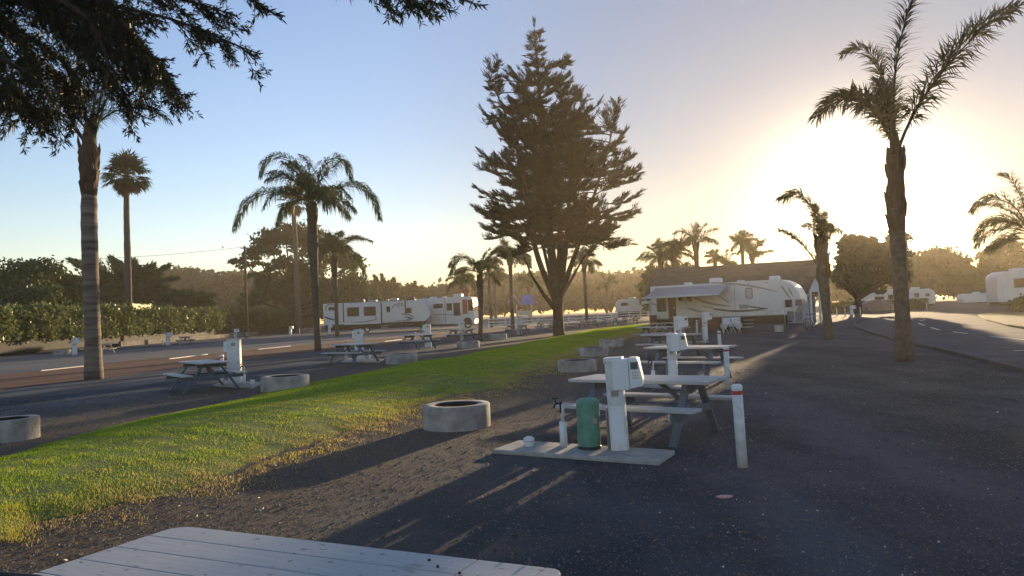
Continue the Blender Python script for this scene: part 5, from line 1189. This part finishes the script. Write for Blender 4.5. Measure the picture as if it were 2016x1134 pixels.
    for a, Y_ in (((-300, -60), Y), ((-120, -20), Y), ((-160, 40), Y), ((-200, -40), Y + 1), ((60, -60), Y + .8), ((150, -20), Y + .5), ((60, -40), Y - .4), ((100, -40), Y), ((-60, -80), Y)):
        q = at(*a, Y_) - o; limbs.tube([Vector((.3, .2, q.z + .1)), Vector((.3, .2, q.z)).lerp(q, .5) + Vector((0, 0, .25)), q], [.10, .08, .05], 7)
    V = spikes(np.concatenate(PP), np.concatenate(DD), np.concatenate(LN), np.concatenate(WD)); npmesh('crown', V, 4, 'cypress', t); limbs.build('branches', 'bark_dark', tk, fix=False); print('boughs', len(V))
near_boughs()

# ------------------------------------------------------------------ broadleaf trees, hedge, woods
def crown_pts(blobs, n, shell=.55):
    """blobs: (centre, (rx, ry, rz)); clumped points near the surfaces of uneven lobes"""
    vol = np.array([b[1][0] * b[1][2] for b in blobs]); vol = vol / vol.sum(); out = []
    for (c, r_), f_ in zip(blobs, vol):
        k = max(4, int(n * f_ / 26)); d = unit(rng.normal(size=(k, 3))); rad = rng.uniform(shell, 1.06, (k, 1)); cc = d * rad * np.array(r_) + np.array(c)
        cs = min(r_) * .20; p = np.repeat(cc, 26, 0) + rng.normal(0, 1, (k * 26, 3)) * np.array([cs, cs, cs * .6]); out.append(p)
    return np.concatenate(out)
def tree(label, px, Y, lobes, n=5000, size=.4, m_='leaf_mid', group=None, name='tree', trunk_r=.3, cat='tree', shell=.55):
    """lobes: (px, py, half-width px, half-height px, depth offset m)"""
    o = stand(px, Y); t = thing(name, label, cat, o, 0, group); mpp = Y / F; bl_ = []
    for (lx, ly, hw, hh, dy) in lobes:
        c = at(lx, ly, Y + dy) - o; bl_.append((tuple(c), (hw * mpp, max(hw, hh) * mpp * .8, hh * mpp)))
    P = crown_pts(bl_, n, shell); P = P[P[:, 2] > .15]
    npmesh('crown', cards(P, size), 4, m_, t)
    mb = MB(); zc = min(b[0][2] for b in bl_)
    mb.tube([(0, 0, 0), (.1, 0, max(zc * .5, .6)), (0, 0, max(zc, 1.0))], [trunk_r * 1.2, trunk_r, trunk_r * .8], 8)
    for c, r_ in bl_:
        q = Vector(c); a = Vector((0, 0, max(zc * .6, .7))); mb.tube([a, a.lerp(q, .5) + Vector((0, 0, .2)), q], [trunk_r * .55, trunk_r * .35, trunk_r * .12], 5)
    mb.build('trunk', 'bark_dark', t); return t
tree('dark leafy tree mass behind the hedge at the far left', 50, 74, [(20, 570, 60, 55, 0), (75, 560, 50, 52, 2), (-50, 575, 60, 60, 0), (50, 600, 80, 40, -1)], 15000, .42, 'leaf_dark', 'trees behind the hedge')
tree('dark leafy tree behind the hedge seen just left of the ringed palm', 125, 80, [(125, 580, 44, 46, 0), (105, 600, 40, 40, 0), (148, 600, 30, 38, 0)], 9000, .42, 'leaf_dark', 'trees behind the hedge')
def flat_cypress(label, px, Y, sprays, n=1.0, m_='leaf_dark'):
    o = stand(px, Y); t = thing('cypress_tree', label, 'tree', o, 0, 'trees behind the hedge'); Vs = []; mb = MB(); c0 = at(px, 600, Y) - o
    for (x0, y0, x1, y1) in sprays:
        dy0 = rnd.uniform(-3, 3); a, b_ = at(x0, y0, Y) - o, at(x1, y1, Y + dy0) - o; L_ = (b_ - a).length; mb.tube([c0, a, b_], [.2, .12, .03], 4); k = int(55 * L_ * n)
        f_ = rng.uniform(.1, 1, (k, 1)); p = np.array(a) * (1 - f_) + np.array(b_) * f_ + rng.normal(0, 1, (k, 3)) * np.array([.6, 1.2, .30]) * (1.2 - f_); Vs.append(spikes(p, unit(np.array(b_ - a) + rng.normal(0, L_ * .3, (k, 3))), rng.uniform(.4, 1.1, k), rng.uniform(.15, .35, k)))
    npmesh('crown', np.concatenate(Vs), 4, m_, t); mb.tube([(0, 0, 0), c0], [.4, .25], 8); mb.build('trunk', 'bark_dark', t)
sp = []
for k in range(60): a = rnd.uniform(0, math.pi); sp.append((240 + rnd.uniform(-50, 50), 590 - rnd.uniform(0, 30), 245 + math.cos(a) * rnd.uniform(40, 108), 598 - math.sin(a) * rnd.uniform(35, 86)))
sp += [(200, 540, 140, 512), (200, 545, 165, 525), (250, 540, 218, 508), (250, 540, 300, 522), (270, 550, 330, 524), (280, 560, 345, 548), (200, 540, 190, 514), (240, 540, 236, 520)]
flat_cypress('wide flat topped cypress behind the hedge between the two tall palms at the left', 240, 118, sp, 1.6)
tree('rounded dark bush behind the hedge right of the fan palm', 362, 108, [(350, 588, 42, 18, 0), (385, 592, 38, 18, 0), (330, 595, 30, 16, 0)], 5000, .45, 'leaf_dark', 'trees behind the hedge')
EU = [(530, 480, 34, 26, 0), (480, 515, 32, 13, 1), (500, 500, 20, 12, 0), (560, 460, 36, 20, 0), (600, 470, 40, 30, 2), (560, 520, 40, 16, -2), (520, 545, 30, 12, 0), (640, 500, 40, 30, 0), (600, 540, 50, 24, 0), (690, 520, 28, 22, 0), (550, 575, 50, 26, 0), (610, 585, 60, 34, 2), (680, 575, 50, 36, 0), (500, 590, 30, 14, 0), (715, 600, 36, 30, 0)]
tree('tall spreading eucalyptus behind the hedge and utility pole', 585, 135, EU, 30000, .62, 'leaf_mid', 'trees behind the hedge', trunk_r=.6, shell=.35)
flat_cypress('hazy cypress beyond the striped trailer roof', 760, 165, [(760, 590, 760 + math.cos(a) * rnd.uniform(20, 55), 592 - math.sin(a) * rnd.uniform(20, 56)) for a in [rnd.uniform(.1, 3.0) for _ in range(46)]], 1.6, 'leaf_mid')
flat_cypress('hazy low tree beyond the trailer nose', 812, 175, [(812, 595, 812 + math.cos(a) * rnd.uniform(12, 34), 592 - math.sin(a) * rnd.uniform(14, 40)) for a in [rnd.uniform(.1, 3.0) for _ in range(30)]], 1.6, 'leaf_mid')
tree('hazy green tree mass left of two palms behind the awning', 1310, 112, [(1300, 560, 34, 36, 0), (1335, 555, 34, 38, 0), (1278, 580, 20, 30, 0), (1355, 575, 24, 26, 0), (1276, 548, 7, 22, 0)], 9000, .6, 'leaf_mid', 'trees beyond the camp')
TR = [(1767, 495, 18, 40, 0), (1698, 502, 36, 30, 0), (1662, 508, 9, 30, 0), (1680, 482, 26, 18, 0), (1722, 500, 20, 24, 0), (1700, 545, 40, 20, 0), (1714, 474, 14, 8, 0), (1735, 488, 10, 8, 0), (1772, 545, 20, 22, 0), (1740, 500, 12, 22, 0), (1748, 478, 7, 8, 0)]  # lobes behind the palm trunk and dense core added to shade the ground
for _ in range(34):
    x_ = rnd.uniform(1642, 1760); y_ = np.interp(x_, (1642, 1660, 1690, 1715, 1730, 1745, 1762), (478, 458, 453, 468, 480, 502, 530)); yy = y_ + rnd.uniform(0, 1) ** .8 * (572 - y_); TR.append((x_, yy, rnd.uniform(7, 15), rnd.uniform(5, 10), rnd.uniform(-3, 3)))
tree('large dark backlit tree to the right of the building', 1690, 84, TR, 40000, .38, 'leaf_mid', 'trees beyond the camp', trunk_r=.35, shell=.4)
tree('broad hazy tree right of the large palm trunk', 1835, 150, [(1815, 520, 30, 26, 0), (1850, 515, 34, 28, 0), (1790, 545, 24, 26, 0), (1885, 530, 26, 26, 0), (1840, 550, 50, 22, 0), (1915, 545, 16, 22, 0)], 14000, .7, 'leaf_mid', 'trees beyond the camp')
tree('broad hazy tree before the right edge of the picture', 1970, 145, [(1955, 515, 28, 28, 0), (1985, 505, 30, 30, 0), (1940, 545, 24, 24, 0), (2010, 530, 30, 30, 0), (1980, 548, 40, 24, 0), (2050, 520, 30, 40, 0)], 14000, .7, 'leaf_mid', 'trees beyond the camp')
tree('round yellow green bush on the verge at the right edge', 2022, 60, [(2005, 603, 18, 16, 0), (2028, 600, 22, 20, 0)], 4000, .22, 'leaf_hedge', name='bush', trunk_r=.1, cat='bush')
# hedge along the left
def hedge(label, y0, y1, x, hh, dep, n, size, m_='leaf_hedge', seed=1):
    t = thing('hedge', label, 'hedge', (x, y0, 0)); L_ = y1 - y0; k = n // 30
    c = np.stack([rng.uniform(-dep, .3, k), rng.uniform(0, L_, k), rng.uniform(.25, 1, k) ** .7 * hh], 1)
    bump = .5 * np.sin(c[:, 1] * .55 + seed) + .35 * np.sin(c[:, 1] * 1.37 + 2) ; face = rng.uniform(0, 1, k) < .72
    c[:, 0] = np.where(face, rng.normal(0, .12, k) + bump * .45 - (c[:, 2] / hh) ** 3 * .6, c[:, 0]); c[:, 2] = np.where(face, c[:, 2], hh + bump * .22 + rng.normal(0, .10, k)); c[:, 2] *= 1 + .06 * bump
    P = np.repeat(c, 30, 0) + rng.normal(0, 1, (k * 30, 3)) * np.array([.22, .26, .2]); P = P[P[:, 2] > .05]; P[:, 0] = np.where(P[:, 2] < .9, P[:, 0] - .25, P[:, 0])
    npmesh('foliage', cards(P, size), 4, m_, t)
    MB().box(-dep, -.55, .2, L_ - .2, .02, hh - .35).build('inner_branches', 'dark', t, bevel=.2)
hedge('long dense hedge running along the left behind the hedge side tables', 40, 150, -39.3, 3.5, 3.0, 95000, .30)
t = thing('low_wall', 'low pale wall at the foot of the hedge', 'wall', (-38.9, 74, 0)); MB().box(0, .25, 0, 40, 0, .5).build('wall_face', mat('stained_block', (.20, .18, .15), (.09, .08, .07), 1.5, .9, .4), t, bevel=.02)
def low_hedge(label, px0, px1, Y, h):
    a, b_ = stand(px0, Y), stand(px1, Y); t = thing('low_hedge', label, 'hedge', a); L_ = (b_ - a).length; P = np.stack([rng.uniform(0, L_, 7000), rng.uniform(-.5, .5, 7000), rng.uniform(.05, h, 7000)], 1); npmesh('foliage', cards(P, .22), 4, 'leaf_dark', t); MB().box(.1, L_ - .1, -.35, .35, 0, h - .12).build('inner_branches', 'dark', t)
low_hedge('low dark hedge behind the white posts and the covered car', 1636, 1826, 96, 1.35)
# distant woods, one mass each
def woods(label, px0, px1, Y, prof, n, size, m_='leaf_far', floor=0):
    P = []; per = n // 100
    xs = rng.uniform(px0, px1, n // 24); A = []
    for x_ in xs:
        yt = np.interp(x_, *zip(*prof)); Yd = Y * rnd.uniform(1, 1.16); top = at(x_, yt + rnd.uniform(-3, 5), Yd); g_ = stand(x_, Yd); A.append((top.x, top.y, top.z * rnd.uniform(.12, 1) ** .6))
    A = np.repeat(np.array(A), 24, 0); A = A + rng.normal(0, 1, A.shape) * np.array([1.6, 1.6, .9]); A = A[A[:, 2] > 0]
    tag(npmesh('woods', cards(A, size), 4, m_), label, 'woods', kind='stuff')
woods('distant wooded rise seen beyond the hedge and eucalyptus', 330, 980, 250, [(330, 532), (360, 537), (420, 545), (480, 540), (520, 548), (640, 560), (740, 566), (800, 578), (860, 572), (900, 566), (980, 556)], 52000, 2.2)
woods('distant hazy wood behind the palms at the centre', 960, 1400, 230, [(960, 560), (1000, 552), (1060, 548), (1110, 552), (1160, 540), (1200, 552), (1240, 545), (1300, 548), (1400, 545)], 44000, 2.0)
woods('distant hazy wood behind the road bend at the right', 1600, 2200, 200, [(1600, 540), (1700, 548), (1780, 545), (1800, 530), (1900, 530), (1930, 545), (2016, 520), (2200, 510)], 40000, 1.5)
woods('distant wood far left behind the hedge trees', -700, 200, 190, [(-700, 480), (-300, 520), (0, 545), (100, 560), (200, 545)], 24000, 1.8)

# ------------------------------------------------------------------ sea air
hz = bpy.data.materials.new('haze'); hz.use_nodes = True; t = hz.node_tree; t.nodes.clear()
o = t.nodes.new('ShaderNodeOutputMaterial'); v = t.nodes.new('ShaderNodeVolumePrincipled')
v.inputs['Color'].default_value = (1, .87, .66, 1); v.inputs['Density'].default_value = .00044; v.inputs['Anisotropy'].default_value = .60
t.links.new(v.outputs[0], o.inputs['Volume'])
o = MB().box(-520, 520, -140, 620, -1, 27).build('haze', hz); tag(o, kind='stuff'); o['label'] = 'thin golden haze of damp air over the camp'
